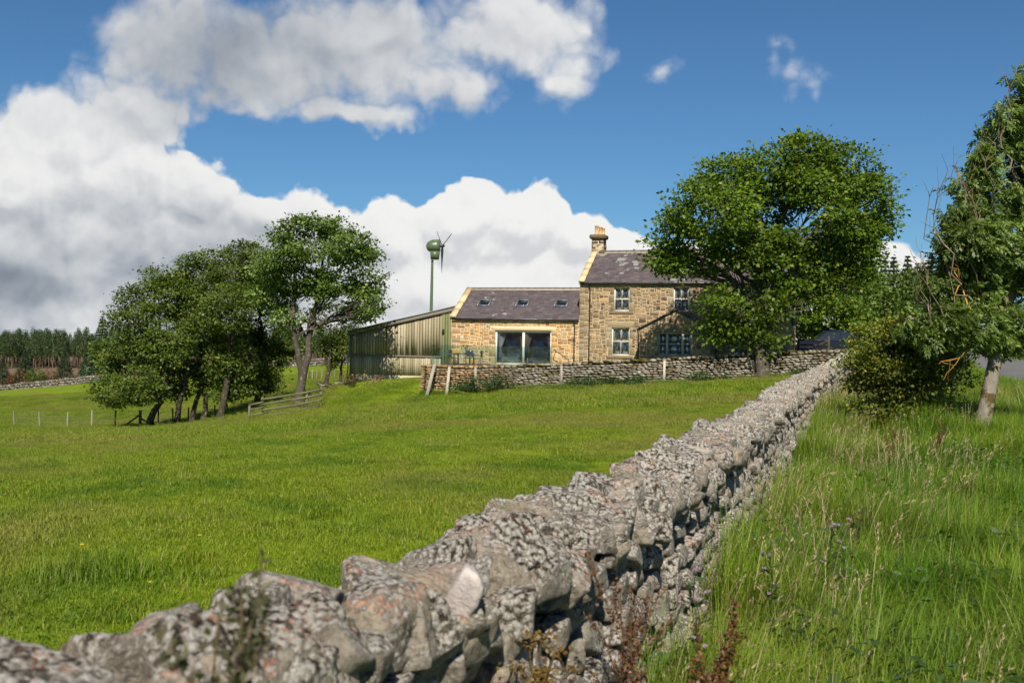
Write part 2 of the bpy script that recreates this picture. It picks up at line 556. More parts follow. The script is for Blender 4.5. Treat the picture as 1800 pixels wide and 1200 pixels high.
MAT_FIELD_STONE = field_wall_mat()


def slate_mat(name, pale):
    m, t = newmat(name)
    p = wpos(t)
    r = prand(t)
    c = t.ramp(r, [(0.0, (0.068, 0.053, 0.056)), (0.4, (0.100, 0.078, 0.082)), (0.7, (0.085, 0.069, 0.074)), (1.0, (0.130, 0.100, 0.098))])
    cl = t.m('ADD', t.noise(p, 0.55, 3, 0.5), t.m('MULTIPLY', t.m('SUBTRACT', prand2(t, r, 17.3), 0.5), 0.34))
    c = t.mix(t.m('MULTIPLY', t.step(cl, 0.66 - pale, 0.70 - pale), 0.8), c, (0.27, 0.265, 0.245))
    n = t.noise(p, 12, 6, 0.7)
    c = t.mix(t.m('MULTIPLY', t.step(n, 0.55, 0.75), 0.45), c, (0.22, 0.20, 0.19))
    finish(t, c, 0.72, n, 0.35, 0.01, 0.25)
    return m


MAT_SLATE = slate_mat('welsh_slate', 0.02)
MAT_SLATE_W = slate_mat('wing_slate', -0.07)
MAT_RIDGE = plain('ridge_tile_grey', (0.14, 0.13, 0.125), 0.8, 0.2, var=0.3)
MAT_POT = plain('buff_chimney_clay', (0.60, 0.37, 0.15), 0.8, 0.2, var=0.15)
MAT_BLACK = plain('black_gutter_paint', (0.012, 0.012, 0.013), 0.4, 0.5)
MAT_FRAME = plain('cream_window_paint', (0.72, 0.70, 0.62), 0.5, 0.4, var=0.06)
MAT_GREYFRAME = plain('putty_grey_paint', (0.46, 0.46, 0.42), 0.5, 0.4, var=0.06)
MAT_LEAD = plain('lead_grey_metal', (0.16, 0.17, 0.18), 0.5, 0.5, 0.3)
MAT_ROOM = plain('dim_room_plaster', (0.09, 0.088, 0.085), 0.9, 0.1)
MAT_CURTAIN = plain('pale_curtain_cloth', (0.74, 0.76, 0.74), 0.9, 0.1, var=0.08)
MAT_SOFA = plain('beige_upholstery', (0.50, 0.49, 0.43), 0.9, 0.1)
MAT_DARKWOOD = plain('dark_stained_timber', (0.03, 0.023, 0.017), 0.8, 0.2, var=0.3)


def glass_mat(name, tint=(0.8, 0.86, 0.9), refl=0.19):
    m, t = newmat(name)
    gm = t.n('ShaderNodeNewGeometry')
    cs = t.m('ABSOLUTE', t.vm('DOT_PRODUCT', gm.outputs['Normal'], gm.outputs['Incoming'], out=1))
    fr = t.m('ADD', 0.04, t.m('MULTIPLY', 0.96, t.m('POWER', t.m('SUBTRACT', 1.0, cs), 5.0)))
    wob = t.n('ShaderNodeBump', {'Height': t.noise(wpos(t), 2.5, 2), 'Strength': 0.012, 'Distance': 0.02}).outputs[0]
    gl = t.n('ShaderNodeBsdfGlossy', {'Color': (1, 1, 1), 'Roughness': 0.01, 'Normal': wob})
    tr = t.n('ShaderNodeBsdfTransparent', {'Color': tint})
    f = t.m('ADD', t.m('MULTIPLY', fr, 1.25), refl, clamp=True)
    mx = t.n('ShaderNodeMixShader', {0: f, 1: tr.outputs[0], 2: gl.outputs[0]})
    t.n('ShaderNodeOutputMaterial', {0: mx.outputs[0]})
    return m


MAT_GLASS = glass_mat('window_glass')
MAT_GLASS_D = glass_mat('door_glass', (0.62, 0.66, 0.68), 0.02)
MAT_GLASS_B = glass_mat('green_tinted_glass', (0.80, 0.90, 0.86), 0.01)


def wood_mat(name, stops, green=0.0, scale=1.0):
    m, t = newmat(name)
    p = wpos(t)
    r = prand(t)
    sp = t.n('ShaderNodeMapping', {'Vector': t.vm('ADD', p, t.n('ShaderNodeCombineXYZ', {0: t.m('MULTIPLY', r, 37.0)}).outputs[0]), 'Scale': (9 * scale, 9 * scale, 0.7 * scale)}).outputs[0]
    n = t.noise(sp, 3.0, 6, 0.65)
    c = t.mix(1.0, t.ramp(r, stops), t.ramp(n, [(0.25, 0.86), (0.5, 1.0), (0.75, 1.1)]), 'MULTIPLY')
    if green > 0:
        c = t.mix(t.m('MULTIPLY', t.step(t.noise(p, 0.7, 4, 0.6), 0.42, 0.62), green), c, (0.20, 0.20, 0.06))
    finish(t, c, 0.9, n, 0.5, 0.01, 0.15)
    return m


MAT_PLANK = wood_mat('weathered_larch_boards', [(0.0, (0.254, 0.215, 0.132)), (0.5, (0.346, 0.290, 0.191)), (1.0, (0.454, 0.385, 0.270))], 0.15)
MAT_GREENPLANK = wood_mat('algae_green_boards', [(0.0, (0.13, 0.15, 0.075)), (1.0, (0.19, 0.20, 0.11))], 0.4)
MAT_POST = wood_mat('silvered_post', [(0.0, (0.22, 0.20, 0.155)), (1.0, (0.34, 0.31, 0.25))])
MAT_DARKPOST = wood_mat('dark_tanalised_post', [(0.0, (0.045, 0.038, 0.028)), (1.0, (0.075, 0.062, 0.045))])
MAT_RAIL = wood_mat('green_grey_rail', [(0.0, (0.099, 0.099, 0.063)), (1.0, (0.143, 0.141, 0.099))], 0.4)
MAT_PALEWOOD = wood_mat('pale_prop_timber', [(0.0, (0.42, 0.36, 0.27)), (1.0, (0.50, 0.44, 0.34))])
MAT_FASCIA = wood_mat('weathered_fascia', [(0.0, (0.17, 0.155, 0.12)), (1.0, (0.22, 0.20, 0.16))])
MAT_CONCRETE = plain('buff_concrete', (0.44, 0.37, 0.26), 0.9, 0.1, var=0.2, scale=3, dirt=(0.16, 0.13, 0.08))
MAT_TURBINE = plain('moss_green_enamel', (0.088, 0.125, 0.06), 0.38, 0.5, var=0.08)
MAT_BLADE = plain('dark_composite', (0.035, 0.038, 0.045), 0.35, 0.5)


def leaf_mat(name, stops, trans=0.35, big=0.5, rough=0.5):
    """Foliage: every leaf its own tint, sun shining through."""
    m, t = newmat(name)
    r = t.n('ShaderNodeNewGeometry').outputs['Random Per Island']
    c = t.ramp(r, stops)
    p = wpos(t)
    v = t.ramp(t.noise(p, big, 3, 0.5), [(0.3, 0.72), (0.7, 1.28)])
    c = t.mix(1.0, c, v, 'MULTIPLY')
    d = t.n('ShaderNodeBsdfPrincipled', {'Base Color': c, 'Roughness': rough, 'Specular IOR Level': 0.35})
    tc = t.mix(1.0, c, (1.25, 1.3, 0.45), 'MULTIPLY')
    tl = t.n('ShaderNodeBsdfTranslucent', {'Color': tc})
    mx = t.n('ShaderNodeMixShader', {0: trans, 1: d.outputs[0], 2: tl.outputs[0]})
    t.n('ShaderNodeOutputMaterial', {0: mx.outputs[0]})
    return m


MAT_SYC = leaf_mat('sycamore_leaf', [(0.0, (0.055, 0.099, 0.007)), (0.5, (0.093, 0.158, 0.010)), (0.85, (0.145, 0.216, 0.014)), (1.0, (0.210, 0.239, 0.020))])
MAT_GROVE = leaf_mat('grove_leaf', [(0.0, (0.058, 0.093, 0.012)), (0.5, (0.093, 0.141, 0.017)), (0.9, (0.137, 0.184, 0.025)), (1.0, (0.210, 0.192, 0.030))])
MAT_PALELEAF = leaf_mat('pale_maple_leaf', [(0.0, (0.059, 0.109, 0.015)), (0.5, (0.103, 0.166, 0.025)), (0.85, (0.169, 0.239, 0.051)), (1.0, (0.324, 0.361, 0.111))])
MAT_ASH = leaf_mat('ash_leaf', [(0.0, (0.063, 0.106, 0.014)), (0.5, (0.102, 0.160, 0.023)), (0.85, (0.157, 0.222, 0.043)), (1.0, (0.251, 0.290, 0.069))], 0.3)
MAT_BUSH = leaf_mat('hawthorn_leaf', [(0.0, (0.060, 0.086, 0.007)), (0.5, (0.111, 0.143, 0.010)), (0.9, (0.202, 0.213, 0.018)), (1.0, (0.323, 0.223, 0.026))], 0.3)
MAT_NETTLE = leaf_mat('nettle_leaf', [(0.0, (0.03, 0.065, 0.015)), (1.0, (0.07, 0.125, 0.03))])
MAT_SPRUCE = leaf_mat('spruce_needles', [(0.0, (0.034, 0.067, 0.021)), (1.0, (0.098, 0.152, 0.046))], 0.08)
MAT_SPRUCE_B = leaf_mat('blue_spruce_needles', [(0.0, (0.035, 0.067, 0.032)), (1.0, (0.098, 0.138, 0.065))], 0.08)
MAT_RUSTSHRUB = leaf_mat('rusty_shrub_leaf', [(0.0, (0.10, 0.045, 0.015)), (1.0, (0.19, 0.085, 0.025))], 0.2)
MAT_DOCK = leaf_mat('rusty_dock_seed', [(0.0, (0.07, 0.024, 0.010)), (0.6, (0.13, 0.05, 0.018)), (1.0, (0.22, 0.10, 0.035))], 0.15)
MAT_THISTLE = leaf_mat('thistle_flower', [(0.0, (0.42, 0.24, 0.48)), (1.0, (0.60, 0.40, 0.64))], 0.2)
MAT_STRAW = leaf_mat('dry_grass_straw', [(0.0, (0.24, 0.17, 0.085)), (0.5, (0.36, 0.27, 0.15)), (1.0, (0.48, 0.38, 0.23))], 0.25)
MAT_STALK = leaf_mat('brown_stalk', [(0.0, (0.07, 0.045, 0.022)), (1.0, (0.14, 0.10, 0.05))], 0.1)


def grass_mat(name, kind):
    m, t = newmat(name)
    r = t.n('ShaderNodeNewGeometry').outputs['Random Per Island']
    p = wpos(t)
    if kind == 'short':
        c = t.ramp(r, [(0.0, (0.10, 0.17, 0.003)), (0.45, (0.175, 0.24, 0.007)), (0.8, (0.24, 0.29, 0.014)), (0.94, (0.30, 0.32, 0.04)), (1.0, (0.42, 0.35, 0.12))])
    else:
        c = t.ramp(r, [(0.0, (0.085, 0.17, 0.004)), (0.5, (0.16, 0.27, 0.008)), (0.82, (0.235, 0.335, 0.02)), (0.9, (0.32, 0.31, 0.07)), (1.0, (0.44, 0.36, 0.15))])
    a = t.noise(p, 0.55, 5, 0.6)
    b = t.noise(t.vm('ADD', p, (19.0, 3.0, 0.0)), 0.16, 4, 0.55)
    c = t.mix(t.m('MULTIPLY', t.step(a, 0.46, 0.62), 0.8), c, t.mix(1.0, c, (0.46, 0.68, 0.5), 'MULTIPLY'))
    a2 = t.noise(t.n('ShaderNodeMapping', {'Vector': p, 'Scale': (0.8, 1.6, 1.0)}).outputs[0], 2.3, 4, 0.65)
    c = t.mix(t.m('MULTIPLY', t.step(a2, 0.52, 0.66), 0.5), c, t.mix(1.0, c, (0.5, 0.7, 0.5), 'MULTIPLY'))
    c = t.mix(t.m('MULTIPLY', t.step(b, 0.46, 0.60), 0.62 if kind == 'short' else 0.25), c, (0.25, 0.235, 0.05))
    if kind == 'short':
        e = t.noise(t.vm('ADD', p, (7.0, 41.0, 2.0)), 1.7, 5, 0.65)
        c = t.mix(t.m('MULTIPLY', t.step(e, 0.60, 0.72), 0.5), c, (0.28, 0.22, 0.07))
    d = t.n('ShaderNodeBsdfPrincipled', {'Base Color': c, 'Roughness': 0.55, 'Specular IOR Level': 0.3})
    tl = t.n('ShaderNodeBsdfTranslucent', {'Color': t.mix(1.0, c, (1.15, 1.2, 0.5), 'MULTIPLY')})
    mx = t.n('ShaderNodeMixShader', {0: 0.3, 1: d.outputs[0], 2: tl.outputs[0]})
    t.n('ShaderNodeOutputMaterial', {0: mx.outputs[0]})
    return m


MAT_GRASS = grass_mat('grazed_grass', 'short')
MAT_TALL = grass_mat('verge_grass', 'tall')


def bark_mat(name, a, b, moss=0.3):
    m, t = newmat(name)
    p = wpos(t)
    sp = t.n('ShaderNodeMapping', {'Vector': p, 'Scale': (6, 6, 1.6)}).outputs[0]
    n = t.noise(sp, 3.0, 7, 0.7)
    c = t.mix(n, a, b)
    c = t.mix(t.m('MULTIPLY', t.step(t.noise(p, 6.0, 5, 0.65), 0.56, 0.66), 0.5), c, (0.42, 0.38, 0.30))
    c = t.mix(t.m('MULTIPLY', t.step(t.noise(t.n('ShaderNodeMapping', {'Vector': t.vm('ADD', p, (5.0, 9.0, 2.0)), 'Scale': (1.0, 1.0, 2.2)}).outputs[0], 2.6, 5, 0.65), 0.52, 0.58), moss), c, (0.085, 0.06, 0.012))
    finish(t, c, 0.95, n, 0.8, 0.03, 0.1)
    return m


MAT_BARK = bark_mat('grey_bark', (0.04, 0.034, 0.027), (0.13, 0.11, 0.085))
MAT_BARK_D = bark_mat('dark_bark', (0.03, 0.025, 0.02), (0.10, 0.08, 0.06))
MAT_BARK_ASH = bark_mat('ash_bark', (0.10, 0.085, 0.065), (0.38, 0.33, 0.255), 0.9)
MAT_TWIG = bark_mat('bare_twig', (0.13, 0.10, 0.07), (0.27, 0.20, 0.13), 0.0)
MAT_LICHTWIG = plain('orange_lichen_twig', (0.42, 0.23, 0.05), 0.9, 0.1, var=0.4, scale=9)


# ------------------------------------------------------------------ the lie of the land
CREST = np.array([(-3, 1.12), (1.73, 1.14), (2.06, 1.14), (2.52, 1.09), (3.11, 1.0), (3.78, 1.03), (5.0, 0.95), (6.8, 0.94), (11.5, 0.90), (17.6, 1.05), (29.4, 1.10), (52, 1.48), (60, 1.6)])


def wall_x(Y):
    Y = np.asarray(Y, float)
    return -1.43 + 0.36 * Y + 0.55 * (np.clip(Y - 20, 0, None) / 32) ** 2


def crest(Y):
    return np.interp(Y, CREST[:, 0], CREST[:, 1])


CTRL = [(0.5, -4, -0.2), (2.2, 3, -0.22), (4.2, 8, -0.22), (-8, -10, 0.0), (12, -5, 0.0), (-30, -10, -0.9)]
for Y in (-2, 1, 3, 6, 11, 17, 24, 32, 40, 46, 52):
    CTRL.append((float(wall_x(Y)) - .5, Y, float(crest(Y)) - 1.08))
    CTRL.append((float(wall_x(Y)) + .7, Y, float(crest(Y)) - (1.30 if Y < 20 else 1.2)))
CTRL += [tuple(P(*a)) for a in [
    (745, 690, 54), (850, 687, 53), (960, 681, 52), (1100, 676, 51), (1200, 673, 50), (1330, 668, 49), (1400, 663, 48.6),
    (615, 674, 62.8), (680, 672, 61), (740, 668, 61.5), (700, 680, 57), (575, 702, 67.5), (437, 747, 54), (500, 739, 54), (562, 728, 54), (600, 717, 54.5), (645, 700, 55), (437, 738, 59), (500, 728, 59.3), (562, 717, 59.6),
    (265, 750, 66), (312, 748, 67), (392, 744, 66), (525, 714, 61.5), (572, 681, 74), (605, 679, 75), (455, 712, 72),
    (25, 748, 70), (118, 752, 70), (161, 750, 69), (246, 750, 68), (331, 744, 71), (400, 735, 74),
    (0, 689, 160), (90, 680, 160), (178, 671, 160), (420, 648, 150), (560, 652, 120), (100, 720, 100),
    (437, 762, 32), (437, 756, 46), (160, 775, 32), (160, 762, 50), (0, 800, 24), (0, 765, 45), (620, 738, 40), (300, 758, 45), (60, 629, 600), (170, 630, 600), (1017, 642, 61), (1380, 640, 57), (900, 645, 66),
    (1722, 768, 17.5), (1590, 742, 21), (1800, 690, 33), (1800, 657, 60), (1765, 660, 48), (1690, 622, 62), (1790, 622, 85), (1450, 628, 62), (1600, 612, 130)]]
CTRL += [(-900, 1500, -16), (0, 1500, -14), (900, 1500, 4), (-900, 200, -12), (900, 200, 10), (-500, -300, -5), (500, -300, 5), (0, 3500, -12), (120, 300, 4), (-60, 300, -9), (0, 120, -1.0)]
CT = np.array(CTRL)


def _kern(d2):
    return np.sqrt(d2 + 2.0)


_n = len(CT)
_A = np.zeros((_n + 3, _n + 3))
_d2 = ((CT[:, None, :2] - CT[None, :, :2]) ** 2).sum(-1)
_A[:_n, :_n] = _kern(_d2) - 0.12 * np.eye(_n)
_A[:_n, _n:] = np.c_[np.ones(_n), CT[:, :2] / 100]
_A[_n:, :_n] = _A[:_n, _n:].T
_W = np.linalg.solve(_A, np.r_[CT[:, 2], 0, 0, 0])


def G(x, y):
    """Height of the ground."""
    x, y = np.asarray(x, float), np.asarray(y, float)
    sh = np.broadcast(x, y).shape
    q = np.stack([np.broadcast_to(x, sh).ravel(), np.broadcast_to(y, sh).ravel()], -1)
    out = np.zeros(len(q))
    for i in range(0, len(q), 20000):
        s = q[i:i + 20000]
        d2 = ((s[:, None, :] - CT[None, :, :2]) ** 2).sum(-1)
        out[i:i + 20000] = _kern(d2) @ _W[:_n] + np.c_[np.ones(len(s)), s / 100] @ _W[_n:]
    X, Y = q[:, 0], q[:, 1]
    out += 0.035 * np.sin(X * 0.9 + 1.7 * np.sin(Y * 0.31)) * np.sin(Y * 0.7 + 1.3 * np.sin(X * 0.4)) + 0.02 * np.sin(X * 2.3 + Y * 1.1) * np.sin(Y * 1.9 - X * 0.6)
    return out.reshape(sh)


def g1(x, y):
    return float(G(np.array([x]), np.array([y]))[0])


def spaced(lo, hi, mid, n, k):
    t = np.linspace(-1, 1, n)
    s = np.sinh(k * t) / math.sinh(k)
    return np.where(t < 0, mid + (mid - lo) * s, mid + (hi - mid) * s)


def ground_mat():
    m, t = newmat('pasture_ground')
    p = wpos(t)
    sp = t.n('ShaderNodeSeparateXYZ', {0: p})
    a = t.noise(p, 0.55, 5, 0.6)
    b = t.noise(t.vm('ADD', p, (19.0, 3.0, 0.0)), 0.16, 4, 0.55)
    f = t.noise(p, 14, 5, 0.7)
    c = t.mix(f, (0.11, 0.16, 0.008), (0.21, 0.275, 0.015))
    c = t.mix(t.m('MULTIPLY', t.step(a, 0.50, 0.66), 0.5), c, (0.05, 0.085, 0.012))
    c = t.mix(t.m('MULTIPLY', t.step(b, 0.47, 0.64), 0.5), c, (0.14, 0.13, 0.035))
    # cleared forest beyond the far wall: brash, heather and bare soil
    n = t.noise(p, 0.05, 6, 0.65)
    moor = t.mix(n, (0.10, 0.065, 0.04), (0.24, 0.16, 0.11))
    moor = t.mix(t.step(t.noise(p, 0.021, 4, 0.6), 0.52, 0.64), moor, (0.085, 0.095, 0.03))
    c = t.mix(t.step(sp.outputs[1], 168.0, 182.0), c, moor)
    finish(t, c, 1.0, f, 0.6, 0.03, 0.05)
    return m


gx = spaced(-3500, 3500, -4, 250, 7.2)
gy = spaced(-300, 6000, 16, 300, 6.6)
GX, GY = np.meshgrid(gx, gy)
GZ = G(GX, GY)
nx, ny = len(gx), len(gy)
ii, jj = np.meshgrid(np.arange(nx - 1), np.arange(ny - 1))
base_i = (jj * nx + ii).ravel()
ground = link('ground', npmesh('ground', np.stack([GX.ravel(), GY.ravel(), GZ.ravel()], -1), np.stack([base_i, base_i + 1, base_i + nx + 1, base_i + nx], -1), True), ground_mat())
tag(ground, 'green pasture rising towards the farmhouse', kind='structure')


def road_x(Y):
    return 7.6 + 0.36 * np.asarray(Y, float)


def asphalt():
    m, t = newmat('worn_asphalt')
    p = wpos(t)
    n = t.noise(p, 60, 4, 0.7)
    c = t.mix(n, (0.095, 0.092, 0.088), (0.17, 0.165, 0.155))
    c = t.mix(t.m('MULTIPLY', t.step(t.noise(p, 0.7, 5, 0.6), 0.5, 0.7), 0.5), c, (0.20, 0.185, 0.16))
    finish(t, c, 0.9, n, 0.3, 0.01, 0.2)
    return m


ry = np.linspace(-20, 260, 220)
rv, rq = [], []
for k, off in enumerate(np.linspace(-1.9, 1.9, 7)):
    x = road_x(ry) + off * 0.94
    y = ry - off * 0.34
    zc = G(road_x(ry), ry)
    rv.append(np.stack([x, y, np.maximum(G(x, y), zc) + 0.05 + 0.03 * (1 - (off / 1.9) ** 2)], -1))
rv = np.array(rv)
nk, nr = rv.shape[:2]
for k in range(nk - 1):
    for j in range(nr - 1):
        rq.append((k * nr + j, (k + 1) * nr + j, (k + 1) * nr + j + 1, k * nr + j + 1))
tag(link('road', npmesh('road', rv.reshape(-1, 3), np.array(rq), True), asphalt()), 'narrow grey lane beside the verge', kind='structure')


# ------------------------------------------------------------------ the long dry stone wall beside the verge
TH_W = math.atan(0.36)
WT = np.array([math.sin(TH_W), math.cos(TH_W), 0])           # along the wall, away from the camera
WN = np.array([math.cos(TH_W), -math.sin(TH_W), 0])          # towards the verge
rngw = np.random.default_rng(11)
HI = [npmesh('field_stone_near', *rock(100 + k, 6, 0.07, 22, 7, 0.017), smooth=True) for k in range(6)]
HIF = [npmesh('field_stone_face', *rock(140 + k, 4, 0.06, 26, 6, 0.011), smooth=True) for k in range(10)]
MIDR = [rock(160 + k, 2, 0.05, 22, 5) for k in range(10)]
LOWR = [rock(180 + k, 1, 0.0, 8, 2) for k in range(8)]
for me in HI + HIF:
    me.materials.append(MAT_FIELD_STONE)

dry_wall = empty('dry_stone_wall', (0, 0, 0), 0, 'long lichen covered dry stone wall climbing from the foreground along the verge', 'stone wall')
pieces = []          # (centre, size along/across/up, rotation, near?)


def wall_frame(Y):
    """Centre line point on the ground, at depth Y."""
    return np.array([float(wall_x(Y)), Y, 0.0])


# coping: rough blocks set across the top, with smaller stones wedged between
Y = -1.2
while Y < 52.5:
    L = rngw.uniform(0.12, 0.27) * (1.0 if Y < 16 else 1.35)
    h = rngw.uniform(0.20, 0.32)
    wd = rngw.uniform(0.38, 0.52)
    c = wall_frame(Y + L * 0.47)
    c = c + WN * rngw.normal(0, 0.025)
    c[2] = float(crest(c[1])) - h * 0.5 + rngw.normal(-0.005, 0.03)
    if Y < 24 and rngw.random() < .62:
        # two stones side by side instead of one across
        cut = rngw.uniform(.4, .6)
        for side, fr in ((-1, cut), (1, 1 - cut)):
            q = c + WN * side * wd * (1 - fr) * .5 + WT * rngw.normal(0, .03)
            h2 = h * rngw.uniform(.8, 1.1)
            q[2] = float(crest(q[1])) - h2 * .5 + rngw.normal(-.012, .022) - .02 * (side > 0)
            pieces.append((q, (wd * fr * 1.08, L * rngw.uniform(.95, 1.15), h2), (rngw.normal(0, .22), rngw.normal(.10 * side, .2), -TH_W + rngw.normal(0, .3)), 'cope'))
    else:
        pieces.append((c, (wd, L * 1.04, h), (rngw.normal(0, 0.2), rngw.normal(0.05, 0.16), -TH_W + rngw.normal(0, 0.22)), 'cope'))
    if Y < 30:
        for side in (1, 1, -1):
            q = c + WN * side * rngw.uniform(.15, .25) + WT * rngw.uniform(-.1, .1)
            q[2] = float(crest(q[1])) - rngw.uniform(.12, .26)
            z_ = rngw.uniform(.10, .19)
            pieces.append((q, (z_ * rngw.uniform(.8, 1.3), z_ * rngw.uniform(.9, 1.5), z_), tuple(rngw.normal(0, .4, 3)), 'wedge'))
    Y += L * 1.0
# face courses on the verge side and on the field side
for side in (1, -1):
    for row in range(12):
        Y = -1.2 + rngw.uniform(0, 0.2)
        while Y < 52.5:
            far = Y > 22
            L = rngw.uniform(0.11, 0.30) * (1.6 if far else 1.0)
            c = wall_frame(Y + L * 0.45)
            g0 = float(crest(c[1])) - (1.36 if side > 0 else 1.1)
            top = float(crest(c[1])) - 0.22
            rh = 0.135
            z = g0 + 0.03 + row * rh + rngw.normal(0, 0.018)
            if z > top:
                break
            f = (z - g0) / 1.0
            off = 0.34 - 0.12 * f
            hh = rngw.uniform(0.11, 0.19)
            dp = rngw.uniform(0.16, 0.26)
            c = c + side * WN * (off - dp * 0.42 + rngw.normal(0, 0.022))
            c[2] = z + rh * 0.5
            if side < 0 and row < 6 and Y > 6:
                Y += L
                continue
            if c[1] > 0.4:
                pieces.append((c, (dp, L * 1.02, hh * 1.02), (rngw.normal(0, 0.16), rngw.normal(0, 0.14), -TH_W + rngw.normal(0, 0.16)), 'face' if side > 0 else 'back'))
            Y += L * 0.97
near_c = [q for q in pieces if q[3] == 'cope'][:280]
near_f = sorted([q for q in pieces if q[3] == 'face' and q[0][1] > 1.2], key=lambda q: q[0][1])
near_f = near_f[:230]
near_w = sorted([q for q in pieces if q[3] == 'wedge' and q[0][1] > 1.0], key=lambda q: q[0][1])[:70]
ids = {id(q) for q in near_c + near_f + near_w}
for q in near_c + near_f + near_w:
    pool = HI if (q[3] == 'cope' and q[0][1] < 7) else HIF
    fl = 1 if rngw.random() < 0.5 else -1
    link('coping_stone' if q[3] == 'cope' else 'stone', pool[rngw.integers(len(pool))], None, dry_wall, q[0], (q[2][0], q[2][1], q[2][2] + (PI if fl < 0 else 0)), q[1])
pale = HIF[3].copy()
pale.materials.clear()
pale.materials.append(plain('fresh_pale_stone', (0.52, 0.45, 0.41), 0.95, 0.1, var=0.3, scale=30, bstr=1.0, dirt=(0.20, 0.165, 0.13)))
tag(link('coping_stone', pale, None, dry_wall, P(815, 1048, 2.98), (0.15, 0.55, -0.3), (0.12, 0.14, 0.24)), 'long pale pinkish white stone')
rest = MB()
for q in pieces:
    if id(q) in ids:
        continue
    V, T = (MIDR if q[0][1] < 30 and q[3] != 'back' else LOWR)[rngw.integers(8)]
    rest.add(V * np.array(q[1]) @ rotm(*q[2]).T + q[0], None, T)
tag(rest.build('stones', MAT_FIELD_STONE, dry_wall, smooth=True), 'further rubble stones of the wall', kind='stuff')
core = MB()
ys = np.linspace(-1.2, 52.5, 60)
sec = []
for Y in ys:
    c = wall_frame(Y)
    ct = float(crest(Y))
    sec += [c + WN * 0.24 + [0, 0, ct - 1.5], c + WN * 0.10 + [0, 0, ct - 0.20], c - WN * 0.10 + [0, 0, ct - 0.20], c - WN * 0.20 + [0, 0, ct - 1.5]]
sec = np.array(sec)
qs = [(4 * i + j, 4 * i + j + 1, 4 * i + j + 5, 4 * i + j + 4) for i in range(len(ys) - 1) for j in range(3)] + [(0, 1, 2, 3), tuple(len(sec) - 4 + k for k in range(4))]
core.add(sec, qs)
core.build('core', MAT_CORE, dry_wall)


# ------------------------------------------------------------------ the garden wall in front of the house
GW0, GW1 = P(748, 690, 54.0), P(1492, 655, 48.4)
gdir = (GW1 - GW0) * [1, 1, 0]
GWL = float(np.linalg.norm(gdir))
gdir /= GWL
gnorm = np.array([gdir[1], -gdir[0], 0])        # towards the camera
grz = math.atan2(gdir[1], gdir[0])
GTOP = [(0, P(748, 640, 54)[2]), (2.0, P(800, 642, 53.6)[2]), (6.5, P(950, 638, 52.4)[2]), (12, P(1130, 630, 51)[2]), (16, P(1280, 622, 50)[2]), (GWL, P(1490, 612, 48.4)[2])]
rngg = np.random.default_rng(5)
garden = empty('garden_wall', GW0, 0, 'mossy dry stone garden wall standing in front of the farmhouse', 'stone wall')
GR = [rock(300 + k, 1, 0.0, 9, 2) for k in range(8)]
GRM = [npmesh('garden_stone', V, T, True) for V, T in GR]
GRO = [npmesh('garden_stone_orange', V, T, True) for V, T in GR]
for me in GRM: me.materials.append(MAT_GARDEN)
for me in GRO: me.materials.append(MAT_GARDEN_O)
gst = []


def g_at(s):
    return GW0 + gdir * s


s = 0.0
while s < GWL:
    L = rngg.uniform(0.18, 0.40)
    p = g_at(s + L / 2)
    zt = np.interp(s, [a for a, b in GTOP], [b for a, b in GTOP])
    h = rngg.uniform(0.16, 0.28)
    gst.append((np.array([p[0], p[1], zt - h * 0.45]), (L, 0.42, h), (rngg.normal(0, .1), rngg.normal(0, .12), grz + rngg.normal(0, .1)), s))
    s += L * 0.95
row = 0
while row < 16:
    s = rngg.uniform(0, 0.15)
    while s < GWL:
        L = rngg.uniform(0.14, 0.44)
        p = g_at(s + L / 2)
        gz = g1(p[0], p[1]) - 0.03
        zt = np.interp(s, [a for a, b in GTOP], [b for a, b in GTOP]) - 0.2
        nrow = max(6, int((zt - gz) / 0.112))
        if row < nrow:
            rh = (zt - gz) / nrow
            z = gz + (row + 0.5) * rh
            q = p + gnorm * (0.20 + 0.10 * (1 - row / nrow) + rngg.normal(0, 0.018) - 0.08)
            gst.append((np.array([q[0], q[1], z + rngg.normal(0, .012)]), (L * 1.0, 0.24, rh * rngg.uniform(0.85, 1.2)), (rngg.normal(0, .05), rngg.normal(0, .06), grz + rngg.normal(0, .06)), s))
        s += L * 0.97
    row += 1
# the broken end turns back towards the barn
for row in range(12):
    for k in range(7):
        zz = np.interp(0, [0], [GTOP[0][1]])
        p = GW0 - gdir * (0.12 + 0.10 * (1 - row / 12)) - gnorm * (k * 0.3)
        gz = g1(p[0], p[1])
        rh = (zz - 0.05 - gz) / 12
        gst.append((np.array([p[0], p[1], gz + (row + .5) * rh]), (0.26, 0.33 * rngg.uniform(.8, 1.2), rh * rngg.uniform(.9, 1.25)), (rngg.normal(0, .06), rngg.normal(0, .06), grz + rngg.normal(0, .1)), 0))
big = set(sorted(range(len(gst)), key=lambda i: -gst[i][1][0] * gst[i][1][2])[:300])
rest, rest_o = MB(), MB()
for i, q in enumerate(gst):
    orange = q[3] < 3.6 + rngg.normal(0, 0.8)
    k = int(rngg.integers(8))
    if i in big:
        link('stone', (GRO if orange else GRM)[k], None, garden, q[0] - GW0, q[2], q[1])
    else:
        V, T = GR[k]
        (rest_o if orange else rest).add(V * np.array(q[1]) @ rotm(*q[2]).T + q[0] - GW0, None, T)
tag(rest.build('stones', MAT_GARDEN, garden, smooth=True), 'small grey packing stones', kind='stuff')
tag(rest_o.build('orange_stones', MAT_GARDEN_O, garden, smooth=True), 'small orange packing stones at the broken end', kind='stuff')
cb = MB()
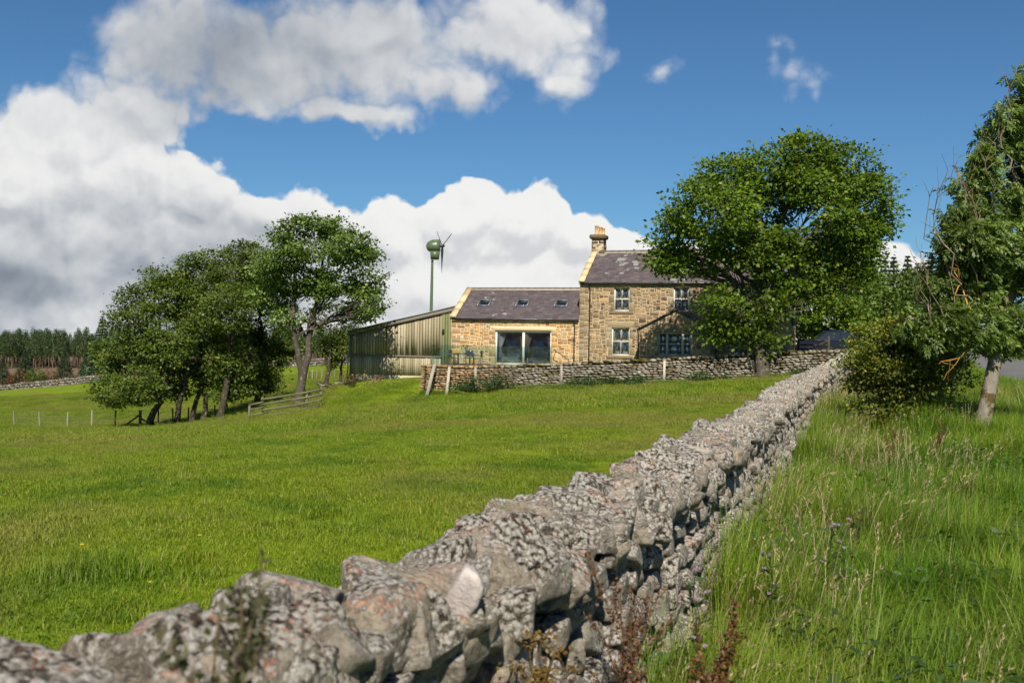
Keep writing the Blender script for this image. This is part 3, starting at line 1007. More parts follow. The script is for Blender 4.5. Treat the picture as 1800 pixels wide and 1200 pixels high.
for i in range(30):
    a, b = g_at(GWL * i / 30) - GW0, g_at(GWL * (i + 1) / 30) - GW0
    za, zb = [np.interp(GWL * (i + e) / 30, [q for q, r in GTOP], [r for q, r in GTOP]) - GW0[2] - 0.12 for e in (0, 1)]
    V = []
    for pt, zt in ((a, za), (b, zb)):
        gz = g1(pt[0] + GW0[0], pt[1] + GW0[1]) - GW0[2] - 0.3
        V += [pt * [1, 1, 0] + gnorm * .17 + [0, 0, gz], pt * [1, 1, 0] + gnorm * .12 + [0, 0, zt], pt * [1, 1, 0] - gnorm * .17 + [0, 0, zt], pt * [1, 1, 0] - gnorm * .17 + [0, 0, gz]]
    cb.add(V, [(0, 1, 5, 4), (1, 2, 6, 5), (2, 3, 7, 6)] + ([(0, 3, 2, 1)] if i == 0 else []) + ([(4, 5, 6, 7)] if i == 29 else []))
cb.build('core', MAT_CORE, garden)
# moss cushions along the top
MAT_MOSS = leaf_mat('moss_cushion', [(0.0, (0.05, 0.045, 0.008)), (0.6, (0.10, 0.075, 0.012)), (1.0, (0.16, 0.10, 0.018))], 0.1)
for k in range(26):
    s = rngg.uniform(2.5, GWL - 1) if k % 3 else rngg.uniform(8, 16)
    p = g_at(s)
    zt = np.interp(s, [a for a, b in GTOP], [b for a, b in GTOP])
    V, T = GR[k % 8]
    mbm = MB().add(V * np.array([rngg.uniform(.25, .7), .30, rngg.uniform(.07, .13)]) @ rotm(0, 0, grz).T, None, T)
    mbm.build('moss_cushion', MAT_MOSS, garden, True, loc=p * [1, 1, 0] + gnorm * rngg.uniform(.08, .2) + np.array([0, 0, zt - rngg.uniform(-.01, .16)]) - GW0)

# ------------------------------------------------------------------ far stone wall across the left field
fw = empty('far_field_wall', P(0, 689, 160), 0, 'distant grey stone wall crossing the far left pasture', 'stone wall')
FW0 = P(-60, 695, 160)
FW1 = P(620, 632, 150)
fb, fs = MB(), MB()
for i in range(420):
    a = i / 420
    p = FW0 + (FW1 - FW0) * a
    z = g1(p[0], p[1])
    for row in range(3):
        V, T = LOWR[(i + row * 3) % 8]
        fs.add(V * np.array([rngg.uniform(.18, .5), .5, rngg.uniform(.34, .52)]) + np.array([p[0] + rngg.normal(0, .05), p[1] + (0 if row < 2 else rngg.normal(0, .05)), z + .15 + row * .38 + rngg.normal(0, .04)]) - np.array(fw.location), None, T)
for i in range(42):
    p, q = [FW0 + (FW1 - FW0) * (i + e) / 42 for e in (0, 1)]
    zp, zq = g1(p[0], p[1]), g1(q[0], q[1])
    fb.bar(np.array([p[0], p[1], zp + .35]) - np.array(fw.location), np.array([q[0], q[1], zq + .35]) - np.array(fw.location), .3, 1.1)
fb.build('core', MAT_CORE, fw)
MAT_FARWALL = stone_mat('far_wall_stone', [(0.0, (0.09, 0.08, 0.065)), (0.7, (0.16, 0.14, 0.11)), (1.0, (0.30, 0.275, 0.23))], lichen=0.2, scale=0.5)
tag(fs.build('stones', MAT_FARWALL, fw), 'rubble stones', kind='stuff')


# ------------------------------------------------------------------ buildings (local x along the front, y to the back, z up)
TH = rad(18)
HO = P(1017, 644, 60)
rngb = np.random.default_rng(21)


def block_mesh(seed, mat):
    """A squared rubble block: unit size, front face proud at y=-0.5, with worn arrises."""
    r = np.random.default_rng(seed)
    b = 0.07
    o = [(-.5, -.5), (.5, -.5), (.5, .5), (-.5, .5)]
    o = [(x * (1 + r.normal(0, .04)), z * (1 + r.normal(0, .06))) for x, z in o]
    V = [(x, .5, z) for x, z in o] + [(x, -.2, z) for x, z in o] + [(x * (1 - 2 * b), -.5 + abs(r.normal(0, .1)), z * (1 - 2.6 * b)) for x, z in o]
    Q = [(i, (i + 1) % 4, 4 + (i + 1) % 4, 4 + i) for i in range(4)] + [(4 + i, 4 + (i + 1) % 4, 8 + (i + 1) % 4, 8 + i) for i in range(4)] + [(8, 9, 10, 11)]
    return np.array(V), np.array(Q)


BLK = [block_mesh(400 + k, None) for k in range(8)]
BLKM = {}


def blk_mesh(k, mat):
    key = (k, mat.name)
    if key not in BLKM:
        me = npmesh('stone_block', *BLK[k])
        me.materials.append(mat)
        BLKM[key] = me
    return BLKM[key]


def rubble(W, H, taken, rng, cell=0.092, inside=None):
    """Fill a wall W x H with random rubble; taken = rectangles kept free. Returns rectangles."""
    nxx, nzz = int(W / cell), int(H / cell)
    cw, ch = W / nxx, H / nzz
    occ = np.zeros((nzz, nxx), bool)
    for j in range(nzz):
        for i in range(nxx):
            x, z = (i + .5) * cw, (j + .5) * ch
            if any(a < x < b and c < z < d for a, b, c, d in taken) or (inside and not inside(x, z)):
                occ[j, i] = True
    out = []
    for j in range(nzz):
        for i in range(nxx):
            if occ[j, i]:
                continue
            hh = int(rng.choice([1, 2, 2, 2, 3], p=[.2, .25, .2, .15, .2]))
            ww = int(rng.choice([2, 3, 4, 5, 6], p=[.18, .3, .27, .17, .08]))
            w_ = 0
            while w_ < ww and i + w_ < nxx and not occ[j, i + w_]:
                w_ += 1
            h_ = 0
            while h_ < hh and j + h_ < nzz and not occ[j + h_, i:i + w_].any():
                h_ += 1
            occ[j:j + h_, i:i + w_] = True
            out.append((i * cw, (i + w_) * cw, j * ch, (j + h_) * ch))
    return out


def lay(rects, parent, mat, n_single, M, joint=0.024, proud=0.03):
    """Lay blocks in a wall plane. M maps (x, -out, z) of the wall plane into the parent's frame."""
    M = np.asarray(M)
    rects = sorted(rects, key=lambda r: -(r[1] - r[0]) * (r[3] - r[2]))
    mb = MB()
    rz = math.atan2(M[1, 0], M[0, 0])
    for n, (a, b, c, d) in enumerate(rects):
        sx_, sz_ = max(.04, b - a - joint), max(.035, d - c - joint)
        dp = 0.12
        cen = np.array([(a + b) / 2, dp / 2 - proud * rngb.uniform(.5, 1.25), (c + d) / 2])
        k = int(rngb.integers(8))
        if n < n_single:
            link('stone', blk_mesh(k, mat), None, parent, M[:3, :3] @ cen + M[:3, 3], (0, 0, rz), (sx_, dp, sz_))
        else:
            V, Q = BLK[k]
            mb.add((V * np.array([sx_, dp, sz_]) + cen) @ M[:3, :3].T + M[:3, 3], Q)
    if mb.k:
        tag(mb.build('rubble_infill', mat, parent), 'smaller rubble stones', kind='stuff')


def wall_holes(mb, W, H, holes, depth):
    """Wall sheet at y=0 with openings and reveals running back to y=depth."""
    xs = sorted({0.0, W} | {v for h in holes for v in h[:2]})
    zs = sorted({0.0, H} | {v for h in holes for v in h[2:]})
    for i in range(len(xs) - 1):
        for j in range(len(zs) - 1):
            x, z = (xs[i] + xs[i + 1]) / 2, (zs[j] + zs[j + 1]) / 2
            if any(a < x < b and c < z < d for a, b, c, d in holes):
                continue
            for y in (0, depth):
                mb.add([(xs[i], y, zs[j]), (xs[i + 1], y, zs[j]), (xs[i + 1], y, zs[j + 1]), (xs[i], y, zs[j + 1])], [(0, 1, 2, 3)])
    for a, b, c, d in holes:
        mb.add([(a, 0, c), (b, 0, c), (b, depth, c), (a, depth, c)], [(0, 1, 2, 3)])
        mb.add([(a, 0, d), (b, 0, d), (b, depth, d), (a, depth, d)], [(0, 3, 2, 1)])
        mb.add([(a, 0, c), (a, depth, c), (a, depth, d), (a, 0, d)], [(0, 1, 2, 3)])
        mb.add([(b, 0, c), (b, depth, c), (b, depth, d), (b, 0, d)], [(0, 3, 2, 1)])


def dressed(parent, mat, rect, y=0.0, name='dressed_stone', proud=0.035, depth=0.14):
    a, b, c, d = rect
    mb = MB()
    mb.add(BLK[int(rngb.integers(8))][0] * np.array([b - a - .012, depth, d - c - .012]) + np.array([(a + b) / 2, y + depth / 2 - proud, (c + d) / 2]), BLK[0][1])
    return mb.build(name, mat, parent)


def sash(parent, x0, x1, z0, z1, y=0.12, label=None, bars=(1, 1), frame=None, fw_=0.055):
    """Sliding sash window: frame > panes."""
    fm = frame or MAT_FRAME
    mb = MB()
    mb.box(x0, x0 + fw_, y - .02, y + .10, z0, z1).box(x1 - fw_, x1, y - .02, y + .10, z0, z1)
    mb.box(x0 + fw_, x1 - fw_, y - .02, y + .10, z1 - fw_, z1).box(x0 + fw_, x1 - fw_, y - .05, y + .10, z0, z0 + fw_ * 1.2)
    zm = (z0 + z1) / 2
    mb.box(x0 + fw_, x1 - fw_, y, y + .07, zm - .024, zm + .024)
    xm = (x0 + x1) / 2
    for za, zb in ((z0 + fw_ * 1.2, zm - .024), (zm + .024, z1 - fw_)):
        mb.box(xm - .012, xm + .012, y + .005, y + .05, za, zb)
    o = mb.build('window', fm, parent)
    if label: o['label'] = label
    for xa, xb in ((x0 + fw_, xm - .012), (xm + .012, x1 - fw_)):
        for za, zb, yy in ((z0 + fw_ * 1.2, zm - .024, .045), (zm + .024, z1 - fw_, .025)):
            MB().box(xa, xb, y + yy, y + yy + .006, za, zb).build('pane', MAT_GLASS, o)
    return o


def slates(mb, x0, x1, e, r, w=0.30, course=0.215, rng=rngb, xr=None):
    """Courses of slate on the slope from eave (y, z) e to ridge r; every slate its own tilted plate."""
    e, r = np.array(e), np.array(r)
    L = np.linalg.norm(r - e)
    t = (r - e) / L
    nrm = np.array([-t[1], t[0]])
    if nrm[1] < 0: nrm = -nrm
    nr_ = int(math.ceil(L / course))
    for j in range(nr_):
        x = x0 - (w / 2 if j % 2 else 0) - rng.uniform(0, .05)
        while x < x1:
            ww = w * rng.uniform(.85, 1.15)
            a, b = max(x, x0) + .003, min(x + ww, x1) - .003
            x += ww
            if b - a < .05: continue
            s0, s1 = j * course + rng.normal(0, .006), min(L, (j + 1) * course + .02)
            lo, hi = e + t * s0 + nrm * (.030 + abs(rng.normal(0, .003))), e + t * s1 + nrm * .010
            lu = e + t * s0 + nrm * .008
            mb.add([(a, lo[0], lo[1]), (b, lo[0], lo[1]), (b, hi[0], hi[1]), (a, hi[0], hi[1]), (a, lu[0], lu[1]), (b, lu[0], lu[1])], [(0, 1, 2, 3), (4, 5, 1, 0)])


def gutter(parent, x0, x1, y, z, name='gutter'):
    a = np.linspace(PI, 2 * PI, 7)
    mb = MB()
    pr = [(y + .062 * math.cos(t), z + .062 * math.sin(t)) for t in a] + [(y + .05 * math.cos(t), z + .05 * math.sin(t)) for t in a[::-1]]
    mb.prism(pr, x0, x1)
    return mb.build(name, MAT_BLACK, parent)


def downpipe(parent, x, y, z0, z1):
    mb = MB()
    mb.tube([(x, y - .08, z1), (x, y - .08, z1 - .08), (x + .02, y + .02, z1 - .32), (x + .02, y + .02, z1 - .5)], .036, 8)
    mb.tube([(x + .02, y + .02, z1 - .45), (x + .02, y + .02, z0)], .036, 8)
    for z in np.arange(z0 + .4, z1 - .4, 1.2):
        mb.tube([(x + .02, y + .02, z), (x + .02, y + .02, z + .07)], .05, 8)
    return mb.build('downpipe', MAT_BLACK, parent)


Id = np.eye(4)
# ---- the two-storey house
house = empty('farmhouse', HO, -TH, 'two storey brown sandstone farmhouse with slate roof, porch and left chimney', 'house')
MW, EV, RZ, DEP = 12.3, 5.06, 7.12, 6.6
HOLES = [(2.1, 3.03, 3.35, 4.78), (5.64, 6.55, 3.37, 4.79), (9.2, 10.12, 3.37, 4.79), (2.0, 3.08, 0.72, 2.38), (8.92, 9.95, 0.55, 2.02)]
wb = MB()
wall_holes(wb, MW, EV, HOLES, 0.42)
pent = [(0, 0), (DEP, 0), (DEP, EV), (DEP / 2, RZ), (0, EV)]
for x in (0.0, MW):
    wb.add([(x, y, z) for y, z in pent], None, [(0, 1, 2), (0, 2, 4), (4, 2, 3)] if x else [(0, 2, 1), (0, 4, 2), (4, 3, 2)])
wb.add([(0, DEP, 0), (MW, DEP, 0), (MW, DEP, EV), (0, DEP, EV)], [(0, 3, 2, 1)])
hwall = wb.build('wall', MAT_MORTAR, house)
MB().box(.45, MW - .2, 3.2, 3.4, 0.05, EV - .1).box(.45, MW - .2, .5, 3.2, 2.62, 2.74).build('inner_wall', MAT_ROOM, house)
taken = list(HOLES)
dr = []
for (a, b, c, d) in HOLES:
    dr.append((a - .28, b + .28, d, d + .34, 'lintel'))
    dr.append((a - .26, b + .26, c - .19, c, 'sill'))
    z = c
    k = 0
    while z < d - .05:
        hh = min(d - z, rngb.uniform(.36, .52))
        ww = (.20, .33)[k % 2]
        dr.append((a - ww, a, z, z + hh, 'jamb_stone'))
        dr.append((b, b + (.33, .20)[k % 2], z, z + hh, 'jamb_stone'))
        z += hh
        k += 1
z, k = 0.0, 0
while z < EV - .1:
    hh = min(EV - z, rngb.uniform(.28, .42))
    ww = (.55, .3)[k % 2]
    dr.append((0.0, ww, z, z + hh, 'quoin'))
    dr.append((MW - ww, MW, z, z + hh, 'quoin'))
    z += hh
    k += 1
for q in dr:
    taken.append(q[:4])
    dressed(hwall, MAT_DRESSED, q[:4], name=q[4], proud=.07 if q[4] == 'sill' else .035)
rects = rubble(MW, EV, taken + [(4.05, 8.05, 0, 2.3)], rngb)
lay(rects, hwall, MAT_MAIN, 240, Id)
MR = np.array([[0, -1, 0, MW], [1, 0, 0, 0], [0, 0, 1, 0], [0, 0, 0, 1.0]])
rects = rubble(DEP, RZ - .05, [], rngb, 0.12, lambda x, z: z < EV - .05 + (RZ - EV) * (1 - abs(x - DEP / 2) / (DEP / 2)) - .1)
lay(rects, hwall, MAT_MAIN, 0, MR)
for i, (a, b, c, d) in enumerate(HOLES):
    sash(house, a, b, c, d, label=['left upper sash window', 'right upper sash window', None, 'left ground floor sash window', 'ground floor window beside the big tree'][i])
# roof
rb = MB()
e_, r_ = (-.16, EV - .02), (DEP / 2, RZ + .06)
eb = (DEP + .16, EV - .02)
rb.prism([e_, r_, eb, (DEP + .1, EV - .14), (DEP / 2, RZ - .1), (-.1, EV - .14)], 0.30, MW + .06)
roof = rb.build('roof', MAT_LEAD, house)
sl = MB()
slates(sl, .30, MW + .08, e_, r_)
slates(sl, .30, MW + .08, eb, r_, .45, .3)
tag(sl.build('slates', MAT_SLATE, roof), 'courses of purple grey slate with pale patches', kind='stuff')
x = .7
while x < MW:
    mbt = MB()
    mbt.prism([(DEP / 2 - .17, RZ + .0), (DEP / 2 - .15, RZ + .05), (DEP / 2, RZ + .17), (DEP / 2 + .15, RZ + .05), (DEP / 2 + .17, RZ)], x + .006, min(x + .46, MW + .08))
    mbt.build('ridge_tile', MAT_RIDGE, roof)
    x += .47
MB().box(.3, MW + .08, DEP / 2 - .195, DEP / 2 + .195, RZ - .05, RZ - .01 + .03).build('ridge_mortar', MAT_MORTAR_W, roof)
# pale skews on the gable
for k in range(5):
    p, q = [np.array([0.14, -.22 + (DEP / 2 + .1) * v, EV - .02 + (RZ - EV + .04) * v + .07]) for v in (k / 5, (k + 1) / 5 - .006)]
    MB().bar(p, q, .36, .17).build('gable_coping_stone', MAT_TAN, roof)
    p, q = [np.array([0.14, DEP + .22 - (DEP / 2 + .1) * v, EV - .02 + (RZ - EV + .04) * v + .07]) for v in (k / 5, (k + 1) / 5 - .006)]
    MB().bar(p, q, .36, .17).build('gable_coping_stone', MAT_TAN, roof)
gutter(house, .0, MW + .1, -.20, EV - .05)
downpipe(house, .62, -.12, 0.0, EV - .08)
MB().box(MW + .03, MW + .25, .1, .5, 2.6, 3.2).box(MW + .05, MW + .19, .15, .45, 3.215, 3.26).build('wall_box', MAT_LEAD, house)
# chimney
ch = MB().box(-.02, .72, DEP / 2 - .33, DEP / 2 + .35, 6.55, 8.0).build('chimney', MAT_MORTAR, house)
z, k = 6.72, 0
while z < 7.98:
    hh = .315
    sp_ = (.30, .46)[k % 2]
    for (a, b) in ((-.06, -.06 + sp_), (-.06 + sp_, .76)):
        dressed(ch, MAT_CHIMNEY, (a, b, z, z + hh), DEP / 2 - .36, 'chimney_block', .0, .36)
        dressed(ch, MAT_CHIMNEY, (a, b, z, z + hh), DEP / 2 + .02, 'chimney_block', .0, .36)
    z += hh
    k += 1
MB().prism([(-.10, 7.985), (.80, 7.985), (.86, 8.06), (.86, 8.2), (.80, 8.26), (-.10, 8.26), (-.16, 8.2), (-.16, 8.06)], DEP / 2 - .46, DEP / 2 + .46, 'y').build('chimney_cap', MAT_CHIMNEY, ch)
for k, (px_, py_) in enumerate(((.22, -.12), (.42, .12), (.55, .28))):
    MB().lathe([(.135, 8.25), (.135, 8.34), (.115, 8.38), (.105, 8.78 - .06 * k), (.13, 8.80 - .06 * k), (.13, 8.85 - .06 * k), (.09, 8.85 - .06 * k), (.08, 8.5)], 14, Matrix.Translation((px_, DEP / 2 + py_, 0))).build('chimney_pot', MAT_POT, ch, True)
MB().box(-.09, .79, DEP / 2 - .40, DEP / 2 + .40, 6.69, 6.72).build('flashing', MAT_LEAD, ch)
# porch
PX0, PX1, PY, PE, PA, PXA = 4.07, 8.03, -2.0, 2.26, 3.30, 6.1
pm = MB()
ph = [(5.12 - PX0, 7.03 - PX0, .80, 2.10)]
tmp = MB()
wall_holes(tmp, PX1 - PX0, PE, ph, .35)
for V in tmp.V: V += np.array([PX0, PY, 0])
pm.V, pm.Q, pm.k = tmp.V, tmp.Q, tmp.k
pm.add([(PX0, PY, PE), (PX1, PY, PE), (PXA, PY, PA)], None, [(0, 1, 2)])
pm.add([(PX0, PY, 0), (PX0, 0, 0), (PX0, 0, PE), (PX0, PY, PE)], [(0, 3, 2, 1)])
pm.add([(PX1, PY, 0), (PX1, 0, 0), (PX1, 0, PE), (PX1, PY, PE)], [(0, 1, 2, 3)])
porch = pm.build('porch', MAT_MORTAR, house)
ptaken = ph + [(ph[0][0] - .3, ph[0][1] + .3, 2.10, 2.36), (ph[0][0] - .2, ph[0][1] + .2, .62, .80)]
MPF = np.array([[1, 0, 0, PX0], [0, 1, 0, PY], [0, 0, 1, 0], [0, 0, 0, 1.0]])
prc = rubble(PX1 - PX0, PA, ptaken, rngb, .095, lambda x, z: z < PE + (PA - PE) * (1 - abs(x + PX0 - PXA) / 2.0) - .08)
lay(prc, porch, MAT_MAIN, 60, MPF)
MPR = np.array([[0, -1, 0, PX1], [1, 0, 0, PY], [0, 0, 1, 0], [0, 0, 0, 1.0]])
lay(rubble(2.0, PE, [], rngb, .1), porch, MAT_MAIN, 0, MPR)
MPL = np.array([[0, 1, 0, PX0], [-1, 0, 0, 0], [0, 0, 1, 0], [0, 0, 0, 1.0]])
lay(rubble(2.0, PE, [], rngb, .1), porch, MAT_MAIN, 0, MPL)
dressed(porch, MAT_DRESSED, (5.12 - .3, 7.03 + .3, 2.10, 2.36), PY, 'lintel')
dressed(porch, MAT_DRESSED, (5.12 - .2, 7.03 + .2, .62, .80), PY, 'sill', .07)
pwn = MB()
zb, zt, yw = .80, 2.10, PY + .12
xs_ = [5.12, 5.20, 5.56, 5.70, 6.44, 6.58, 6.95, 7.03]
for a, b in ((5.12, 5.20), (5.56, 5.70), (6.44, 6.58), (6.95, 7.03)):
    pwn.box(a, b, yw - .03, yw + .1, zb, zt)
for a, b in ((5.20, 5.56), (5.70, 6.44), (6.58, 6.95)):
    pwn.box(a, b, yw - .02, yw + .1, zb, zb + .08).box(a, b, yw - .02, yw + .1, zt - .08, zt).box(a, b, yw, yw + .06, 1.42, 1.48)
pw = pwn.build('porch_window', MAT_GREYFRAME, house)
for a, b in ((5.20, 5.56), (5.70, 6.44), (6.58, 6.95)):
    MB().box(a, b, yw + .03, yw + .036, .88, 1.42).build('pane', MAT_GLASS, pw)
    MB().box(a, b, yw + .03, yw + .036, 1.48, 2.02).build('pane', MAT_GLASS, pw)
prf = MB()
for sgn, xe in ((-1, PX0 - .16), (1, PX1 + .16)):
    ze = PE - .06
    n_ = np.array([-(PA + .05 - ze) * (1 if sgn > 0 else -1) * -1, 0, abs(PXA - xe)])
    prf.add([(xe, PY - .12, ze), (PXA, PY - .12, PA + .05), (PXA, 0, PA + .05), (xe, 0, ze), (xe, PY - .12, ze + .09), (PXA, PY - .12, PA + .15), (PXA, 0, PA + .15), (xe, 0, ze + .09)],
            [(0, 1, 2, 3), (4, 7, 6, 5), (0, 4, 5, 1), (0, 3, 7, 4)])
porch_roof = prf.build('porch_roof', MAT_SLATE, house)
downpipe(house, PX0 - .13, PY + .1, 0, PE)
# lamp on the sill inside
lamp = empty('table_lamp', house.matrix_world @ Vector((0, 0, 0)), 0, 'cream shaded lamp standing inside the lower left sash window', 'lamp')
LM = Matrix.Translation(HO) @ Matrix.Rotation(-TH, 4, 'Z')
lamp.location = LM @ Vector((2.42, .62, .80))
MB().lathe([(.001, 0), (.11, 0), (.11, .03), (.03, .05), (.05, .18), (.09, .3), (.04, .42), (.02, .5)], 12).build('lamp_base', MAT_POT, lamp, True)
MB().lathe([(.12, .78), (.22, .45), (.21, .45), (.11, .78)], 14).build('lamp_shade', plain('pink_cream_shade', (.75, .52, .42), .9, .1), lamp, True)

# ---- the low wing
wing = empty('stone_wing', HO, -TH, 'single storey orange sandstone wing with three skylights and sliding glass doors', 'house')
WX0, WX1, WE, WR, WD = -8.26, -0.012, 2.86, 4.78, 5.8
wb = MB()
WH = [(-5.37 - WX0, -1.75 - WX0, .02, 2.12)]
wall_holes(wb, WX1 - WX0, WE, WH, .35)
for V in wb.V: V += np.array([WX0, .03, 0])
pent = [(.03, 0), (WD, 0), (WD, WE), (WD / 2, WR), (.03, WE)]
wb.add([(WX0, y, z) for y, z in pent], None, [(0, 2, 1), (0, 4, 2), (4, 3, 2)])
wb.add([(WX0, WD, 0), (WX1, WD, 0), (WX1, WD, WE), (WX0, WD, WE)], [(0, 3, 2, 1)])
wwall = wb.build('wall', MAT_MORTAR_W, wing)
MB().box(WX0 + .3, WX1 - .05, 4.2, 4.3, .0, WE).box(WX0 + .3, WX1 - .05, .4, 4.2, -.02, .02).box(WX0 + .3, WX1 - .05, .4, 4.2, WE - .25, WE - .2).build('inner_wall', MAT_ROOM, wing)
wt = [(-5.37 - WX0 - .34, -1.75 - WX0 + .34, 2.12, 2.36)]
dressed(wwall, MAT_TAN, (WX0 + wt[0][0], WX0 + wt[0][1], 2.12, 2.36), .03, 'lintel')
dr = []
for side in (0, 1):
    z, k = .02, 0
    while z < 2.1:
        hh = min(2.12 - z, rngb.uniform(.3, .45))
        ww = (.22, .40)[k % 2]
        a = (-5.37 - WX0 - ww, -5.37 - WX0) if side == 0 else (-1.75 - WX0, -1.75 - WX0 + ww)
        dr.append((*a, z, z + hh, 'jamb_stone'))
        z += hh
        k += 1
z, k = 0.0, 0
while z < WE - .1:
    hh = min(WE - z, rngb.uniform(.25, .42))
    dr.append((0, (.62, .32)[k % 2], z, z + hh, 'quoin'))
    z += hh
    k += 1
for q in dr:
    wt.append(q[:4])
    dressed(wwall, MAT_WING, (q[0] + WX0, q[1] + WX0, q[2], q[3]), .03, q[4])
MWF = np.array([[1, 0, 0, WX0], [0, 1, 0, .03], [0, 0, 1, 0], [0, 0, 0, 1.0]])
lay(rubble(WX1 - WX0, WE - .02, WH + wt, rngb, .088), wwall, MAT_WING, 260, MWF)
e_, r_, eb = (-.12, WE - .02), (WD / 2, WR + .05), (WD + .14, WE - .02)
wroof = MB().prism([e_, r_, eb, (WD + .1, WE - .14), (WD / 2, WR - .1), (-.08, WE - .14)], WX0 + .3, WX1 - .02).build('roof', MAT_LEAD, wing)
sl = MB()
slates(sl, WX0 + .3, WX1 - .02, e_, r_)
slates(sl, WX0 + .3, WX1 - .02, eb, r_, .45, .3)
tag(sl.build('slates', MAT_SLATE_W, wroof), 'courses of purple grey slate', kind='stuff')
x = WX0 + .32
while x < WX1 - .1:
    MB().prism([(WD / 2 - .17, WR + .0), (WD / 2 - .15, WR + .05), (WD / 2, WR + .15), (WD / 2 + .15, WR + .05), (WD / 2 + .17, WR)], x + .006, min(x + .46, WX1 - .02)).build('ridge_tile', MAT_RIDGE, wroof)
    x += .47
MB().box(WX0 + .3, WX1 - .02, WD / 2 - .195, WD / 2 + .195, WR - .05, WR + .02).build('ridge_mortar', MAT_MORTAR_W, wroof)
for k in range(4):
    for sg in (0, 1):
        p, q = [np.array([WX0 + .14, -.16 + (WD / 2 + .1) * v, WE - .02 + (WR - WE + .04) * v + .07]) for v in (k / 4, (k + 1) / 4 - .006)]
        if sg:
            p, q = [np.array([c[0], WD - c[1], c[2]]) for c in (p, q)]
        MB().bar(p, q, .38, .19).build('gable_coping_stone', MAT_TAN, wroof)
gutter(wing, WX0 - .02, WX1 - .02, -.17, WE - .05)
downpipe(wing, -.30, -.1, 0, WE - .08)
# roof windows
MAT_GLASS_S = glass_mat('skylight_glass', (.05, .06, .08), .22)
tl = np.array(r_) - np.array(e_)
tl = tl / np.linalg.norm(tl)
nl = np.array([-tl[1], tl[0]])
for xs0 in (-7.0, -4.45, -1.92):
    def rp(x, s, h):
        b = np.array(e_) + tl * s + nl * h
        return (x, b[0], b[1])
    s0, s1, w_ = 1.36, 2.16, .86
    mb = MB()
    for (xa, xb, sa, sb) in ((xs0, xs0 + .1, s0, s1), (xs0 + w_ - .1, xs0 + w_, s0, s1), (xs0 + .1, xs0 + w_ - .1, s0, s0 + .1), (xs0 + .1, xs0 + w_ - .1, s1 - .1, s1)):
        mb.add([rp(x, s, h) for h in (.02, .10) for s in (sa, sb) for x in (xa, xb)], BOXQ)
    sk = mb.build('skylight', MAT_LEAD, wing)
    MB().add([rp(x, s, h) for h in (.035, .06) for s in (s0 + .1, s1 - .1) for x in (xs0 + .1, xs0 + w_ - .1)], BOXQ).build('pane', MAT_GLASS_S, sk)
# sliding doors
a, b = -5.37, -1.75
mb = MB()
y = .15
for xa, xb in ((a, a + .09), (b - .09, b), ((a + b) / 2 - .07, (a + b) / 2 + .07)):
    mb.box(xa, xb, y, y + .12, .02, 2.10)
for xa, xb in ((a + .09, (a + b) / 2 - .07), ((a + b) / 2 + .07, b - .09)):
    mb.box(xa, xb, y + .01, y + .11, 2.0, 2.10).box(xa, xb, y + .01, y + .11, .02, .1)
sd = mb.build('sliding_door', MAT_FRAME, wing)
MB().box(a + .09, (a + b) / 2 - .07, y + .05, y + .06, .1, 2.0).build('pane', MAT_GLASS_D, sd)
MB().box((a + b) / 2 + .07, b - .09, y + .05, y + .06, .1, 2.0).build('pane', MAT_GLASS_D, sd)
# curtain tied in the middle
cu = MB()
n1_, n2_ = 26, 9
V = []
for j in range(n2_):
    f = j / (n2_ - 1)
    z = .06 + 1.92 * f
    wdt = .12 + .34 * min(1, abs(f - .5) * 2.2) ** .8 * (1.0 if f > .5 else .62)
    for i in range(n1_):
        u = i / (n1_ - 1)
        V.append((a + .16 + wdt * u, .42 + .035 * math.sin(u * 6 * 2 * PI), z))
cu.add(V, [(j * n1_ + i, j * n1_ + i + 1, (j + 1) * n1_ + i + 1, (j + 1) * n1_ + i) for j in range(n2_ - 1) for i in range(n1_ - 1)])
cuo = cu.build('curtain', MAT_CURTAIN, None, True)
cuo.location = HO
cuo.rotation_euler = (0, 0, -TH)
tag(cuo, 'pale curtain tied at its middle behind the left pane of the sliding doors', 'curtain')
arm = empty('armchair', LM @ Vector((-4.55, .95, .02)), -TH, 'beige armchair standing inside the left pane of the sliding doors', 'armchair')


def soft(x0, x1, y0, y1, z0, z1, name, mat, parent, bev=.06):
    bm = bmesh.new()
    bmesh.ops.create_cube(bm, size=1)
    bmesh.ops.scale(bm, vec=(x1 - x0, y1 - y0, z1 - z0), verts=bm.verts)
    bmesh.ops.translate(bm, vec=((x0 + x1) / 2, (y0 + y1) / 2, (z0 + z1) / 2), verts=bm.verts)
    bmesh.ops.bevel(bm, geom=bm.edges[:], offset=bev, segments=3, affect='EDGES', profile=.6)
    me = bpy.data.meshes.new(name)
    bm.to_mesh(me)
    bm.free()
    me.polygons.foreach_set('use_smooth', np.ones(len(me.polygons), bool))
    return link(name, me, mat, parent)


soft(-.42, .42, -.35, .4, .08, .45, 'seat', MAT_SOFA, arm)
soft(-.42, .42, .32, .52, .3, .95, 'backrest', MAT_SOFA, arm)
soft(-.56, -.40, -.38, .5, .08, .66, 'armrest', MAT_SOFA, arm)
soft(.40, .56, -.38, .5, .08, .66, 'armrest', MAT_SOFA, arm)

